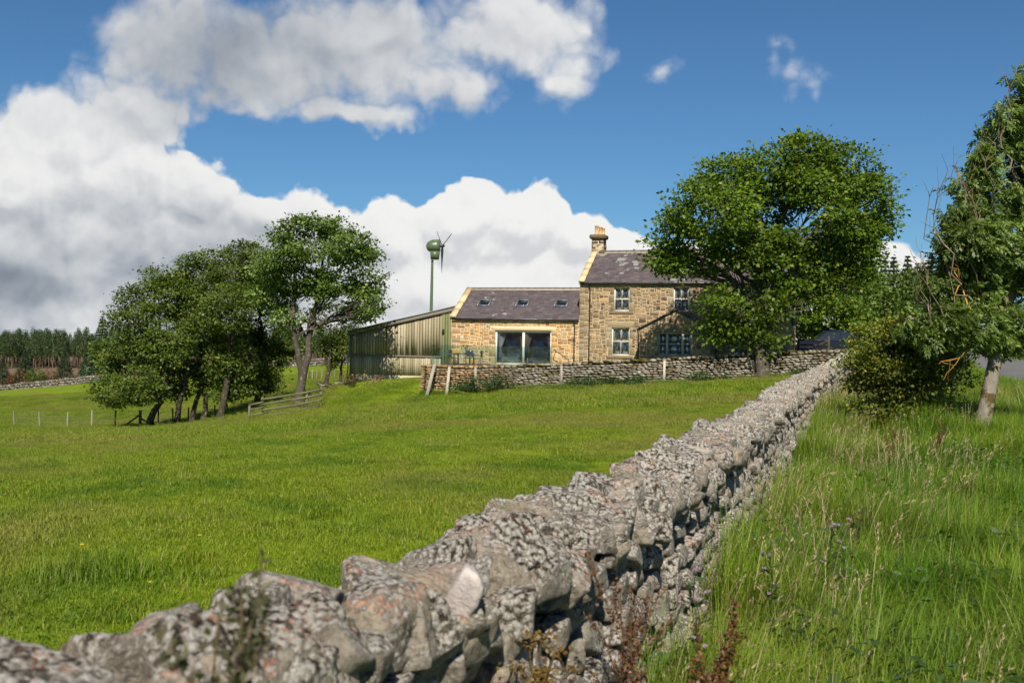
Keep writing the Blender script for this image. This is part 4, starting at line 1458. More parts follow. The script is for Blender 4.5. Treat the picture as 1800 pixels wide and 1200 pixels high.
# ---- the boarded barn
barn = empty('boarded_barn', LM @ Vector((-15.8, 1.0, 0)), -TH, 'weathered vertical boarded barn with sloping roof left of the stone wing', 'barn')
BL, BZ0 = 7.42, -1.45
def btop(x): return 1.86 + (3.52 - 1.86) * x / BL
bb = MB()
bb.add([(0, .10, BZ0), (BL, .10, BZ0), (BL, .10, btop(BL)), (0, .10, btop(0)), (0, 13, BZ0), (BL, 13, BZ0), (BL, 13, btop(BL)), (0, 13, btop(0))], [(0, 1, 2, 3), (4, 7, 6, 5), (0, 3, 7, 4), (1, 5, 6, 2)])
bb.build('frame', MAT_DARKWOOD, barn)
pitch, x, k = .196, .05, 0
RAILZ, BOTZ = .36, -.86
while x < BL - .06:
    green = x > BL - .95
    w_ = pitch - rngb.uniform(.018, .04)
    dz = rngb.uniform(-.02, .01)
    if not green:
        me = MB().add([(x, 0, RAILZ + .05 + dz), (x + w_, 0, RAILZ + .05 + dz), (x, .03, RAILZ + .05), (x + w_, .03, RAILZ + .05), (x, 0, btop(x) - .16), (x + w_, 0, btop(x + w_) - .16), (x, .03, btop(x) - .16), (x + w_, .03, btop(x + w_) - .16)], BOXQ)
        o = me.build('plank', MAT_PLANK, barn)
        o.location.y = rngb.normal(.02, .008)
        w2 = .15 - rngb.uniform(.008, .022)
    else:
        me = MB().add([(x, 0, BOTZ), (x + w_, 0, BOTZ), (x, .03, BOTZ), (x + w_, .03, BOTZ), (x, 0, btop(x) - .16), (x + w_, 0, btop(x + w_) - .16), (x, .03, btop(x) - .16), (x + w_, .03, btop(x + w_) - .16)], BOXQ)
        o = me.build('plank', MAT_GREENPLANK if x < BL - .45 else MAT_PLANK, barn)
        o.location.y = rngb.normal(-.02, .008)
    x += pitch
x = .05
while x < BL - 1.0:
    w_ = .152 - rngb.uniform(.008, .022)
    o = MB().box(x, x + w_, 0, .03, BOTZ + rngb.uniform(-.02, .01), RAILZ - .05).build('plank', MAT_PLANK, barn)
    o.location.y = rngb.normal(.035, .006)
    x += .152
MB().box(-.02, BL - .95, -.03, .09, RAILZ - .045, RAILZ + .045).build('mid_rail', MAT_FASCIA, barn)
MB().box(-.03, .07, -.035, .12, BZ0, btop(0) - .1).build('corner_post', MAT_FASCIA, barn)
MB().box(-.02, BL, .03, .4, BZ0, BOTZ - .03).build('plinth', MAT_CONCRETE, barn)
fa = MB().add([(-.12, -.10, btop(-.12) - .17), (BL + .1, -.10, btop(BL) - .17), (-.12, -.05, btop(-.12) - .17), (BL + .1, -.05, btop(BL) - .17), (-.12, -.10, btop(-.12) + .06), (BL + .1, -.10, btop(BL) + .06), (-.12, -.05, btop(-.12) + .06), (BL + .1, -.05, btop(BL) + .06)], BOXQ)
fa.build('fascia_board', MAT_FASCIA, barn)
ro = MB().add([(x, y, btop(x) + z) for z in (.065, .13) for y in (-.16, 13.1) for x in (-.2, BL + .1)], BOXQ)
ro.build('roof', MAT_LEAD, barn)
wl = MB().box(-.06, .06, -.16, -.03, 2.08, 2.14).lathe([(.001, 2.08), (.07, 2.06), (.09, 1.92), (.001, 1.92)], 10, Matrix.Translation((0, -.12, 0)))
o = wl.build('wall_lamp', MAT_BLACK, barn)
o.location.x = BL - .8
MB().tube([(-.14, -.12, BZ0 - .3), (-.06, -.06, btop(0) - .2)], .045, 8).build('drainpipe', MAT_POST, barn)


# ------------------------------------------------------------------ trees
def unit(v):
    return v / (np.linalg.norm(v, axis=-1, keepdims=True) + 1e-9)


def leaf_quads(c, t, n, L, W, fold=0.15):
    """Folded kite-shaped leaves at c, pointing along t with normals n."""
    t = unit(t)
    b = unit(np.cross(n, t))
    n = np.cross(t, b)
    L, W = L[:, None], W[:, None]
    V = np.stack([c, c + t * L * .45 + b * W * .5 + n * fold * W, c + t * L, c + t * L * .45 - b * W * .5 + n * fold * W], 1).reshape(-1, 3)
    Q = np.arange(len(c) * 4).reshape(-1, 4)
    return V, Q


def curve_pts(a, b, n, rng, wob=.08, sag=0.0, start=None):
    """A wandering limb from a to b that leaves along start."""
    a, b = np.asarray(a, float), np.asarray(b, float)
    t = np.linspace(0, 1, n)[:, None]
    d = np.linalg.norm(b - a)
    if start is not None:
        m = a + unit(np.asarray(start, float)) * d * .45
        p = (1 - t) ** 2 * a + 2 * t * (1 - t) * m + t ** 2 * b
    else:
        p = a + (b - a) * t
    w = rng.normal(0, wob * d / math.sqrt(n), (n, 3)).cumsum(0)
    w = w - w[0] - (w[-1] - w[0]) * t
    p = p + w
    p[:, 2] -= sag * d * (t[:, 0] * (1 - t[:, 0]))
    return p


def tree(name, label, base, lobes, seed, leafmat, barkmat, r0=.2, fork=.3, leaf=.15, per=26, dens=1.0, spread=.42, stems=1, group=None, cat='tree', upb=.55, lean=(0, 0), droop=0.0, trunk_top=None, hole=.40, width=.75, gap_scale=.55):
    """Tapered trunk, limbs to every lobe of the crown, twigs to its clumps, leaves on the twig ends."""
    rng = np.random.default_rng(seed)
    base = np.asarray(base, float)
    root = empty(name, base, 0, label, cat, group)
    lc = np.array([l[0] for l in lobes]) - base
    lr = np.array([l[1] for l in lobes])
    cen = lc.mean(0)
    top = lc[:, 2].max()
    wood = MB()
    tips_all, tipn_all = [], []
    trunks = []
    for s in range(stems):
        tt = np.array([cen[0] * .6 + lean[0], cen[1] * .6 + lean[1], top * .92]) if trunk_top is None else np.asarray(trunk_top) - base
        p_start = (0, 0, -.25) if s == 0 else trunks[0][0][2]
        off = np.zeros(3) if s == 0 else np.append(rng.normal(0, .9, 2), -rng.uniform(0, top * .2))
        pts = curve_pts(p_start, tt + off, 12, rng, .05, 0, (lean[0] * .5 + (.12 * (-1) ** s if stems > 1 else 0), lean[1], 1.5))
        f = np.linspace(0, 1, 12)
        rr = r0 * (1 - .86 * f) * (1 if s == 0 else .75)
        if s == 0:
            rr[0] *= 1.45
            rr[1] *= 1.08
        wood.tube(pts, rr, 9)
        trunks.append((pts, rr))
    per_lobe = []
    for i in range(len(lc)):
        pts, rr = trunks[i % stems]
        hz = np.clip((lc[i][2] - lr[i][2] * .5) / max(top, .1), fork, .93)
        zt = pts[:, 2] / max(top, .1)
        j = int(np.argmin(abs(zt - max(fork, hz - .18 - .12 * rng.random()))))
        st = pts[j]
        lim = curve_pts(st, lc[i], 8, rng, .10, -.05, unit(lc[i] - st) + np.array([0, 0, .5]))
        rl = min(rr[j] * .6, .02 + .03 * np.linalg.norm(lc[i] - st))
        wood.tube(lim, np.linspace(rl, rl * .32, 8), 6, False)
        vol = lr[i].prod() ** (2 / 3)
        k = int(max(8, 17 * vol * dens))
        d = unit(rng.normal(0, 1, (k * 3, 3)))
        rad_ = rng.uniform(.35, 1.03, (k * 3, 1)) ** .5
        tp = lc[i] + d * rad_ * lr[i]
        nv = np.array([mnoise.noise(Vector(q * gap_scale + seed * 3.1)) for q in tp])
        tp = tp[np.argsort(-nv)[:int(len(tp) * (1 - hole))]][:]
        tp = tp[rng.permutation(len(tp))[:k]]
        per_lobe.append((tp, lc[i], lr[i]))
        for q in tp[:: max(1, len(tp) // 14)]:
            j2 = rng.integers(3, 8)
            tw = curve_pts(lim[j2], q, 5, rng, .10, -.05 + droop)
            wood.tube(tw, np.linspace(rl * .3, .008, 5), 4, False)
        tips_all.append(tp)
        out = unit((tp - lc[i]) / lr[i])
        tipn_all.append(out)
    link('trunk', wood.mesh('trunk', True), barkmat, root)
    tp, out = np.vstack(tips_all), np.vstack(tipn_all)
    m = rng.poisson(per, len(tp)).clip(4)
    idx = np.repeat(np.arange(len(tp)), m)
    n = len(idx)
    sp_ = spread * rng.uniform(.7, 1.3, len(tp))[idx]
    off = rng.normal(0, 1, (n, 3)) * np.array([1, 1, .36]) * sp_[:, None] * .62
    c = tp[idx] + off
    ctilt = rng.normal(0, .34, (len(tp), 3))[idx]
    nrm = unit(out[idx] * .6 + np.array([0, 0, upb]) + np.array([0, -.15, 0]) + ctilt + rng.normal(0, .27, (n, 3)))
    t = unit(off + out[idx] * .25 + rng.normal(0, .35, (n, 3)) - np.array([0, 0, .12 + droop]))
    Ls = leaf * rng.uniform(.5, 1.3, n)
    V, Q = leaf_quads(c, t, nrm, Ls, Ls * width)
    link('crown', npmesh('crown', V, Q), leafmat, root)
    return root


def lobes_px(Y, items, seed, depth=.85):
    """Lobes of a crown: picture place of each at depth Y with a depth of its own."""
    rng = np.random.default_rng(seed)
    s = Y / FPX
    out = []
    for it in items:
        x, y, rx, ry = it[:4]
        dy = it[4] if len(it) > 4 else rng.normal(0, .5) * rx * s
        out.append((P(x, y, Y) + np.array([0, dy, 0]), np.array([rx * s, (rx + ry) * .5 * s * depth, ry * s])))
    return out


def stand(x, y, Y):
    p = P(x, y, Y)
    p[2] = g1(p[0], p[1])
    return p


# the big sycamore in front of the house
syc = [(1400, 285, 100, 52), (1300, 318, 72, 52), (1475, 300, 70, 55), (1250, 375, 72, 62), (1195, 415, 46, 44), (1345, 385, 72, 60), (1515, 345, 42, 46), (1535, 395, 32, 32), (1505, 445, 44, 36),
       (1405, 480, 70, 34), (1455, 515, 44, 32), (1215, 458, 48, 30), (1290, 545, 52, 42), (1345, 525, 40, 52), (1330, 605, 38, 20), (1262, 580, 30, 24), (1290, 440, 62, 42), (1400, 330, 75, 45), (1350, 440, 50, 36), (1500, 415, 46, 36), (1440, 432, 44, 26), (1500, 490, 30, 26), (1180, 455, 34, 24), (1550, 372, 24, 20), (1455, 390, 40, 30), (1430, 360, 36, 26), (1500, 380, 30, 26)]
tree('sycamore_tree', 'big spreading sycamore standing against the garden wall and hiding the house corner', stand(1336, 667, 49.0), lobes_px(49.3, syc, 1), 51, MAT_SYC, MAT_BARK, .36, .16, .20, 34, 2.6, .56, hole=.3, trunk_top=P(1400, 330, 49.5), lean=(-.3, 0))

# the grove beside the barn, growing taller towards the right
G_ = 'wind shaped trees of the grove'
tree('grove_tree', 'leftmost leaning tree of the grove with foliage down to the grass', stand(264, 750, 66), lobes_px(66, [(212, 622, 48, 44), (242, 562, 42, 44), (205, 688, 40, 28), (262, 672, 44, 36), (172, 625, 20, 20), (288, 520, 32, 38), (232, 522, 22, 24), (285, 620, 35, 40)], 2), 61, MAT_GROVE, MAT_BARK_D, .24, .22, .18, 32, 2.9, .5, group=G_, hole=.3, lean=(1.0, 0))
tree('grove_tree', 'second tree from the left in the grove with a leaning dark trunk', stand(309, 748, 67), lobes_px(67.5, [(300, 520, 40, 44), (318, 600, 42, 46), (318, 672, 38, 32), (280, 492, 26, 24), (345, 555, 34, 40)], 3), 62, MAT_GROVE, MAT_BARK_D, .22, .22, .18, 32, 2.9, .5, group=G_, hole=.3, lean=(.8, 0))
tree('grove_tree', 'third tree from the left in the grove, first of a close pair of trunks', stand(337, 745, 68), lobes_px(68.5, [(350, 482, 38, 34), (352, 540, 36, 40), (345, 640, 40, 40), (372, 590, 36, 36)], 4), 63, MAT_GROVE, MAT_BARK_D, .18, .25, .18, 32, 2.9, .5, group=G_, hole=.3, lean=(.4, 0))
tree('grove_tree', 'fourth tree from the left in the grove, right one of a close pair of trunks', stand(353, 744, 68.3), lobes_px(69.5, [(385, 462, 38, 34), (388, 530, 38, 44), (372, 660, 38, 38), (385, 610, 34, 34)], 5), 64, MAT_GROVE, MAT_BARK_D, .18, .25, .18, 32, 2.9, .5, group=G_, hole=.3, lean=(.4, 0))
tree('grove_tree', 'tallest narrow topped tree of the grove with its trunk right of the pair', stand(391, 744, 66.5), lobes_px(67, [(410, 478, 40, 38), (424, 440, 24, 18), (415, 545, 42, 46), (400, 628, 40, 40), (420, 672, 28, 30), (385, 690, 26, 24), (442, 500, 28, 40)], 6), 65, MAT_GROVE, MAT_BARK_D, .26, .2, .18, 32, 2.9, .5, group=G_, hole=.3, lean=(.3, 0))
tree('grove_tree', 'shaded tree of the grove behind the left end of the rail fence', stand(458, 712, 72), lobes_px(72, [(455, 560, 42, 52), (478, 632, 40, 40), (442, 500, 34, 34), (455, 668, 40, 26), (500, 600, 28, 36)], 7), 66, MAT_GROVE, MAT_BARK_D, .3, .2, .18, 32, 2.9, .5, group=G_, hole=.3)
big_g = [(565, 425, 70, 38), (500, 448, 46, 38), (612, 432, 44, 40), (640, 490, 32, 42), (662, 535, 20, 22), (532, 490, 52, 34), (592, 500, 50, 30), (470, 470, 30, 36), (478, 520, 32, 32), (625, 545, 36, 20), (500, 560, 26, 26), (590, 400, 38, 18), (648, 440, 18, 26)]
tree('maple_tree', 'tallest tree of the grove with pale leaves and forked grey trunk behind the rail fence', stand(525, 714, 61.2), lobes_px(61.2, big_g, 8), 67, MAT_PALELEAF, MAT_BARK, .30, .40, .19, 32, 2.6, .5, stems=2, hole=.3, trunk_top=P(570, 430, 61.2))
tree('thin_tree', 'slender dark tree with bare low stem between the maple and the barn', stand(573, 684, 74), lobes_px(74, [(575, 560, 30, 30), (600, 600, 24, 22), (615, 560, 26, 26), (560, 610, 20, 16)], 9), 68, MAT_GROVE, MAT_BARK_D, .2, .45, .17, 28, 2.0, .45)
tree('thin_tree', 'small leafy tree at the left corner of the barn', stand(600, 681, 75), lobes_px(75, [(600, 618, 22, 20), (612, 585, 24, 22), (595, 640, 16, 14)], 10), 69, MAT_GROVE, MAT_BARK_D, .14, .4, .17, 28, 2.2, .45)

# dark trees behind the house on the right
for i, (x, yb, Y, its) in enumerate([
        (1440, 630, 76, [(1430, 520, 60, 60), (1455, 455, 50, 40), (1420, 580, 50, 40), (1475, 570, 50, 50)]),
        (1500, 628, 84, [(1500, 510, 50, 56), (1520, 450, 36, 40), (1490, 580, 46, 40), (1535, 570, 40, 40)]),
        (1568, 625, 60, [(1560, 540, 30, 30), (1585, 500, 26, 26), (1568, 585, 36, 26), (1600, 560, 26, 26)])]):
    tree('yard_tree', ['dark leafy tree directly right of the house behind the big sycamore', 'dark tree in the yard behind the dark car', 'pale green tree between the yard and the ash'][i], stand(x, yb, Y), lobes_px(Y, its, 20 + i), 80 + i, MAT_ASH if i == 2 else MAT_SYC, MAT_BARK_D, .25, .2, .24, 32, 2.2, .6)


# the ash by the verge, its leaves streaming in the wind
def ash_tree():
    rng = np.random.default_rng(91)
    base = stand(1722, 770, 17.5)
    root = empty('ash_tree', base, 0, 'wind blown ash with pale mossy trunk and bare twigs at the right edge', 'tree')
    Y = 17.5
    its = [(1795, 215, 46, 60), (1770, 300, 52, 56), (1735, 360, 50, 50), (1820, 330, 50, 60), (1700, 420, 50, 46), (1665, 470, 40, 42), (1770, 430, 62, 56), (1720, 500, 62, 46), (1648, 525, 30, 34), (1795, 530, 60, 50), (1690, 570, 58, 34),
           (1850, 450, 60, 80), (1870, 300, 60, 80), (1840, 180, 44, 50), (1760, 590, 54, 26), (1850, 580, 50, 40), (1625, 585, 26, 26), (1815, 165, 34, 30), (1680, 450, 34, 44), (1650, 560, 34, 30), (1715, 450, 44, 44), (1745, 250, 30, 36), (1655, 425, 28, 34), (1675, 375, 26, 30), (1702, 325, 28, 32), (1728, 285, 26, 28), (1755, 205, 24, 34), (1640, 490, 26, 30), (1600, 560, 26, 26), (1785, 150, 26, 26)]
    lob = lobes_px(Y, its, 33, .95)
    wood = MB()
    tr = np.array([P(1722, 790, 17.5), P(1728, 740, 17.5), P(1738, 690, 17.5), P(1750, 630, 17.5), P(1766, 560, 17.6), P(1785, 470, 17.7), P(1800, 380, 17.7), P(1815, 270, 17.7), P(1825, 180, 17.7)]) - base
    wood.tube(tr, [.165, .135, .122, .112, .10, .085, .068, .045, .022], 12)
    cs, ts, ns, Ls = [], [], [], []
    for c, r in lob:
        c = c - base
        j = int(np.clip(np.argmin(abs(tr[:, 2] - (c[2] - .7))), 3, 7))
        lim = curve_pts(tr[j], c, 7, rng, .1, -.05, unit(c - tr[j]) + np.array([0, 0, .5]))
        wood.tube(lim, np.linspace(.05, .018, 7), 6, False)
        k = int(1700 * r.prod() ** (2 / 3) + 60)
        d = unit(rng.normal(0, 1, (k, 3)))
        q = c + d * (rng.uniform(.1, 1.05, (k, 1)) ** .45) * r
        nv = np.array([mnoise.noise(Vector(v * 1.5)) for v in q])
        q, d = q[nv > -.26], d[nv > -.26]
        for v in q[::45]:
            wood.tube(curve_pts(lim[rng.integers(2, 7)], v, 5, rng, .12), np.linspace(.012, .004, 5), 4, False)
        # pinnate leaves: a drooping rachis blown to the right, leaflets in pairs
        for m_, dd in zip(q, d):
            ax = unit(np.array([.62, .05, -.42]) + dd * .45 + rng.normal(0, .38, 3))
            sd = unit(np.cross(ax, unit(rng.normal(0, 1, 3) + np.array([0, -.4, .9]))))
            up_ = np.cross(sd, ax)
            Lr = rng.uniform(.14, .23)
            for u in (.25, .45, .65, .85):
                for sgn in (-1, 1):
                    cs.append(m_ + ax * Lr * u - np.array([0, 0, .05 * u * u]))
                    ts.append(ax * .65 + sd * sgn * .8 - np.array([0, 0, .15]))
                    ns.append(up_ + rng.normal(0, .25, 3))
                    Ls.append(rng.uniform(.065, .10))
            cs.append(m_ + ax * Lr)
            ts.append(ax)
            ns.append(up_)
            Ls.append(.1)
    Ls = np.array(Ls)
    V, Q = leaf_quads(np.array(cs), np.array(ts), np.array(ns), Ls, Ls * .42)
    link('trunk', wood.mesh('trunk', True), MAT_BARK_ASH, root)
    link('crown', npmesh('crown', V, Q), MAT_ASH, root)
    # bare twigs on the windward side
    for i, (x0, y0, x1, y1) in enumerate([(1690, 500, 1655, 270), (1700, 470, 1676, 255), (1660, 560, 1600, 440), (1690, 560, 1655, 395), (1710, 440, 1722, 215), (1760, 260, 1798, 105), (1700, 520, 1640, 330), (1745, 380, 1735, 240), (1720, 560, 1665, 420), (1680, 610, 1615, 500), (1730, 520, 1712, 330), (1640, 545, 1610, 470), (1715, 590, 1650, 640), (1775, 300, 1770, 175)]):
        a, b = P(x0, y0, 17.0 + .1 * (i % 4)) - base, P(x1, y1, 16.9 + .12 * (i % 5)) - base
        tw = MB()
        p = curve_pts(a, b, 9, rng, .16, .15)
        tw.tube(p, np.linspace(.016, .004, 9), 5, False)
        for _ in range(4):
            j = rng.integers(3, 8)
            e = p[j] + (p[-1] - p[j]) * rng.uniform(.4, .8) + rng.normal(0, .16, 3)
            tw.tube(curve_pts(p[j], e, 5, rng, .12), np.linspace(.007, .003, 5), 4, False)
        tw.build('bare_twig', MAT_LICHTWIG if i in (3, 8, 12) else MAT_TWIG, root, True)

ash_tree()

# hawthorn between wall and ash
tree('hawthorn_bush', 'dense dark hawthorn bush between the stone wall and the ash tree', stand(1595, 745, 18.6), lobes_px(18.6, [(1590, 640, 52, 60), (1550, 610, 40, 44), (1630, 650, 40, 50), (1538, 685, 36, 40), (1600, 700, 50, 34), (1575, 580, 30, 26), (1615, 600, 30, 30), (1522, 645, 24, 36), (1560, 720, 40, 24)], 40, 1.0), 101, MAT_BUSH, MAT_BARK_D, .07, .05,   .065, 44, 17.0, .26, stems=2, cat='bush', hole=.45, gap_scale=2.0)
tree('bramble_bush', 'rusty tipped arching bush right of the hawthorn', stand(1668, 742, 22), lobes_px(22, [(1665, 640, 26, 24), (1690, 668, 30, 14), (1655, 690, 24, 26)], 41, 1.0), 102, MAT_BUSH, MAT_BARK_D, .04, .05, .065, 34, 14.0, .22, cat='bush')
tree('elder_bush', 'pale flowering bush where the stone wall meets the garden wall', stand(1520, 700, 27), lobes_px(27, [(1515, 600, 22, 28), (1530, 640, 22, 30), (1520, 680, 20, 20), (1535, 585, 18, 16)], 42, 1.0), 103, MAT_BUSH, MAT_BARK_D, .05, .05, .08, 34, 12.0, .24, cat='bush')


# ------------------------------------------------------------------ conifers
def conifer_mesh(seed, h, r, n, bare=.1, leaf=.35):
    rng = np.random.default_rng(seed)
    f = rng.uniform(0, 1, n) ** .75
    f = bare + (1 - bare) * f
    lay_ = np.round(f * 22) / 22 * .6 + f * .4
    R = r * (1 - (lay_ - bare) / (1 - bare)) ** 1.05 + .012 * h
    a = rng.uniform(0, 2 * PI, n)
    ang = np.floor(a / (2 * PI) * 9) / 9 * 2 * PI + rng.normal(0, .22, n)
    q = rng.uniform(.15, 1, n) ** .6
    rr = R * q * (1 + .18 * np.sin(ang * 3 + lay_ * 40))
    c = np.stack([np.cos(ang) * rr, np.sin(ang) * rr, lay_ * h - .28 * rr], -1)
    out = np.stack([np.cos(ang), np.sin(ang), -.25 + .0 * ang], -1)
    t = unit(out + rng.normal(0, .3, (n, 3)))
    nn = unit(np.array([0, 0, 1.0]) + out * .3 + rng.normal(0, .35, (n, 3)))
    Ls = leaf * rng.uniform(.6, 1.3, n) * (1.1 - .75 * f)
    V, Q = leaf_quads(c, t, nn, Ls, Ls * .45)
    tb = MB().tube([(0, 0, -.3), (0, 0, h * .5), (0, 0, h)], [.016 * h, .010 * h, .01], 6)
    return npmesh('conifer_crown', V, Q), tb.mesh('conifer_trunk', True)


CON = [conifer_mesh(500 + k, 1.0, .24, 6000, .06, .062) for k in range(3)]
PINE = [conifer_mesh(520 + k, 1.0, .13, 700, .38, .075) for k in range(4)]
MAT_PTRUNK = plain('pink_brown_pine_bark', (.16, .10, .075), .95, .1, var=.3, scale=.5)
for c, t_ in CON: c.materials.append(MAT_SPRUCE_B); t_.materials.append(MAT_BARK_D)
for c, t_ in PINE: c.materials.append(MAT_SPRUCE); t_.materials.append(MAT_PTRUNK)


def conifer(name, label, p, h, kind, rz, group=None, wide=1.0):
    r = empty(name, p, rz, label, 'conifer', group)
    c, t_ = kind
    link('crown', c, None, r, scale=(h * wide, h * wide, h))
    link('trunk', t_, None, r, scale=(h, h, h))
    return r


rngc = np.random.default_rng(77)
for i, (x, yt, yb, Y, wd, lab) in enumerate([
        (44, 615, 678, 185, 1.5, 'broad dark spruce behind the far stone wall near the left edge'),
        (113, 612, 672, 190, 1.2, 'blue green spruce standing alone behind the far stone wall'),
        (178, 556, 672, 185, 1.0, 'tallest pointed spruce poking above the pines left of the grove'),
        (155, 605, 672, 200, 1.3, 'spruce just left of the tallest pointed spruce'),
        (4, 630, 682, 180, 1.6, 'dark spruce cut by the left edge of the picture')]):
    p = stand(x, yb, Y)
    conifer('spruce_tree', lab, p, float(P(x, yt, Y)[2] - p[2]), CON[i % 3], i * 1.3, 'spruces behind the far wall', wd)
for i, (x, yb, Y, rx, ry, m_, lab) in enumerate([
        (63, 680, 176, 16, 16, MAT_GROVE, 'round green shrub behind the far stone wall'),
        (30, 684, 172, 18, 13, MAT_RUSTSHRUB, 'rusty red shrub behind the far wall, left one of two'),
        (132, 674, 172, 12, 9, MAT_RUSTSHRUB, 'rusty orange shrub behind the far wall, right one of two'),
        (88, 676, 178, 12, 12, MAT_RUSTSHRUB, 'brown shrub between the round green shrub and the spruce')]):
    tree('shrub', lab, stand(x, yb, Y), lobes_px(Y, [(x, yb - ry * 1.2, rx, ry), (x + rx * .5, yb - ry * .8, rx * .6, ry * .7), (x - rx * .5, yb - ry * .8, rx * .6, ry * .7)], 300 + i), 120 + i, m_, MAT_BARK_D, .08, .1, .25, 22, 1.1, .5, group='shrubs behind the far wall', cat='shrub')
# plantation of pines: the front row one by one, the rest as the mass behind
mass_c, mass_t = MB(), MB()
for i in range(60):
    x = -24 + i * 4.1 + rngc.normal(0, 1.2)
    Y = rngc.uniform(365, 385)
    p = stand(x, 632, Y)
    h = float(P(x, 592, Y)[2] - p[2]) * rngc.uniform(.78, 1.16)
    conifer('pine_tree', 'tall bare stemmed pine in the front row of the distant plantation', p, h, PINE[i % 4], rngc.uniform(0, 6), 'front row of the distant plantation', rngc.uniform(.9, 1.3))
pv = [np.array([v.co[:] for v in c.vertices]) for c, t_ in PINE]
pq = [np.array([f.vertices[:] for f in c.polygons]) for c, t_ in PINE]
for i in range(650):
    x = rngc.uniform(-60, 640)
    Y = rngc.uniform(388, 480)
    p = stand(x, 630, Y)
    h = float(P(x, 590, 385)[2] - P(x, 642, 385)[2]) * rngc.uniform(.8, 1.3) * 1.08
    k = i % 4
    mass_c.add(pv[k] * np.array([h * 1.3, h * 1.3, h]) @ rotm(0, 0, rngc.uniform(0, 6)).T + p, pq[k])
    mass_t.tube([p, p + [0, 0, h * .7]], [.012 * h, .007 * h], 4, False)
mo = empty('pine_forest', stand(100, 630, 540), 0, 'dense dark pine plantation along the left horizon')
tag(mo, kind='stuff')
tag(mass_c.build('crowns', MAT_SPRUCE, mo, loc=-np.array(mo.location)), kind='stuff')
tag(mass_t.build('trunks', MAT_PTRUNK, mo, loc=-np.array(mo.location)), kind='stuff')
# conifers on the right behind the ash
for i in range(10):
    x = 1520 + i * 17 + rngc.normal(0, 4)
    Y = rngc.uniform(105, 135)
    p = stand(x, 600, Y)
    h = float(P(x, rngc.uniform(430, 470) - (i > 6) * 10, Y)[2] - p[2])
    conifer('spruce_tree', f'{["first", "second", "third", "fourth", "fifth", "sixth", "seventh", "eighth", "ninth", "tenth"][i]} dark spruce from the left in the row behind the yard', p, h, CON[i % 3], i * .9, 'row of spruces on the right', .9)


# ------------------------------------------------------------------ wind turbine
tb0 = stand(756, 620, 92)
turb = empty('wind_turbine', tb0, 0, 'small green wind turbine on a tapered mast behind the barn', 'wind turbine')
TZ = P(760, 456, 92)
mast = MB().tube([(0, 0, -.2), TZ - tb0 - np.array([0, 0, .05])], [.20, .11], 14)
mast.build('mast', MAT_TURBINE, turb, True)
hubc = P(763, 433, 92) - tb0
s92 = 92 / FPX
nac = MB()
# ovoid tail end with a boxy skirt, blades at the right end
prof = [(0, -14), (4, -13.2), (8, -10.5), (10.5, -6), (11.5, -1), (11.2, 5), (10.6, 9.5), (0, 9.5)]
RX = Matrix.Translation(hubc) @ Matrix.Rotation(rad(90), 4, 'Y')
nac.lathe([(r * s92, z * s92) for r, z in prof], 20, RX)
nac.build('nacelle', MAT_TURBINE, turb, True)
bx_ = [(-5, -7, -23), (8.5, -7, -23), (-6, -9.5, -9), (10, -9.5, -9), (-5, 7, -23), (8.5, 7, -23), (-6, 9.5, -9), (10, 9.5, -9)]
MB().add([np.array(hubc) + np.array(q) * s92 for q in bx_], [(0, 1, 3, 2), (4, 6, 7, 5), (0, 2, 6, 4), (1, 5, 7, 3), (0, 4, 5, 1), (2, 3, 7, 6)]).build('yaw_skirt', MAT_TURBINE, turb)
bx_ = [(-4, -10.5, -8), (10.5, -10.5, -8), (-3, -9.5, 10.5), (10.5, -9.5, 11.5), (-4, 10.5, -8), (10.5, 10.5, -8), (-3, 9.5, 10.5), (10.5, 9.5, 11.5)]
MB().add([np.array(hubc) + np.array(q) * s92 for q in bx_], [(0, 1, 3, 2), (4, 6, 7, 5), (0, 2, 6, 4), (1, 5, 7, 3), (0, 4, 5, 1), (2, 3, 7, 6)]).build('housing', MAT_TURBINE, turb)
hub = Vector(hubc + np.array([14.5, 0, 1]) * s92)
MB().lathe([(.001, 5 * s92), (2.2 * s92, 3 * s92), (3 * s92, -1 * s92), (2.4 * s92, -6 * s92), (.001, -6 * s92)], 12, Matrix.Translation(hub) @ Matrix.Rotation(rad(90), 4, 'Y')).build('hub', MAT_BLADE, turb, True)
axis = Vector((.92, .39, 0)).normalized()
for k, ang in enumerate((188, 68, 308)):
    q = Matrix.Rotation(rad(ang), 3, axis)
    d = np.array(q @ Vector((0, 0, 1)))
    sd = np.cross(d, np.array(axis))
    ax = np.array(axis)
    b = MB()
    V = []
    Lb = 2.55
    for f, cw in ((.03, .12), (.12, .32), (.3, .30), (.6, .20), (.9, .11), (1.0, .04)):
        c = np.array(hub) + d * Lb * f + ax * .10 * f
        tw = rad(40 * (1 - f))
        w_ = sd * math.cos(tw) + ax * math.sin(tw)
        n_ = np.cross(w_, d)
        V += [c - w_ * cw * .5, c + n_ * cw * .12, c + w_ * cw * .5, c - n_ * cw * .12]
    Q = [(4 * i + j, 4 * i + (j + 1) % 4, 4 * i + 4 + (j + 1) % 4, 4 * i + 4 + j) for i in range(5) for j in range(4)] + [(20, 21, 22, 23)]
    b.add(V, Q)
    b.build('blade', MAT_BLADE, turb, True)

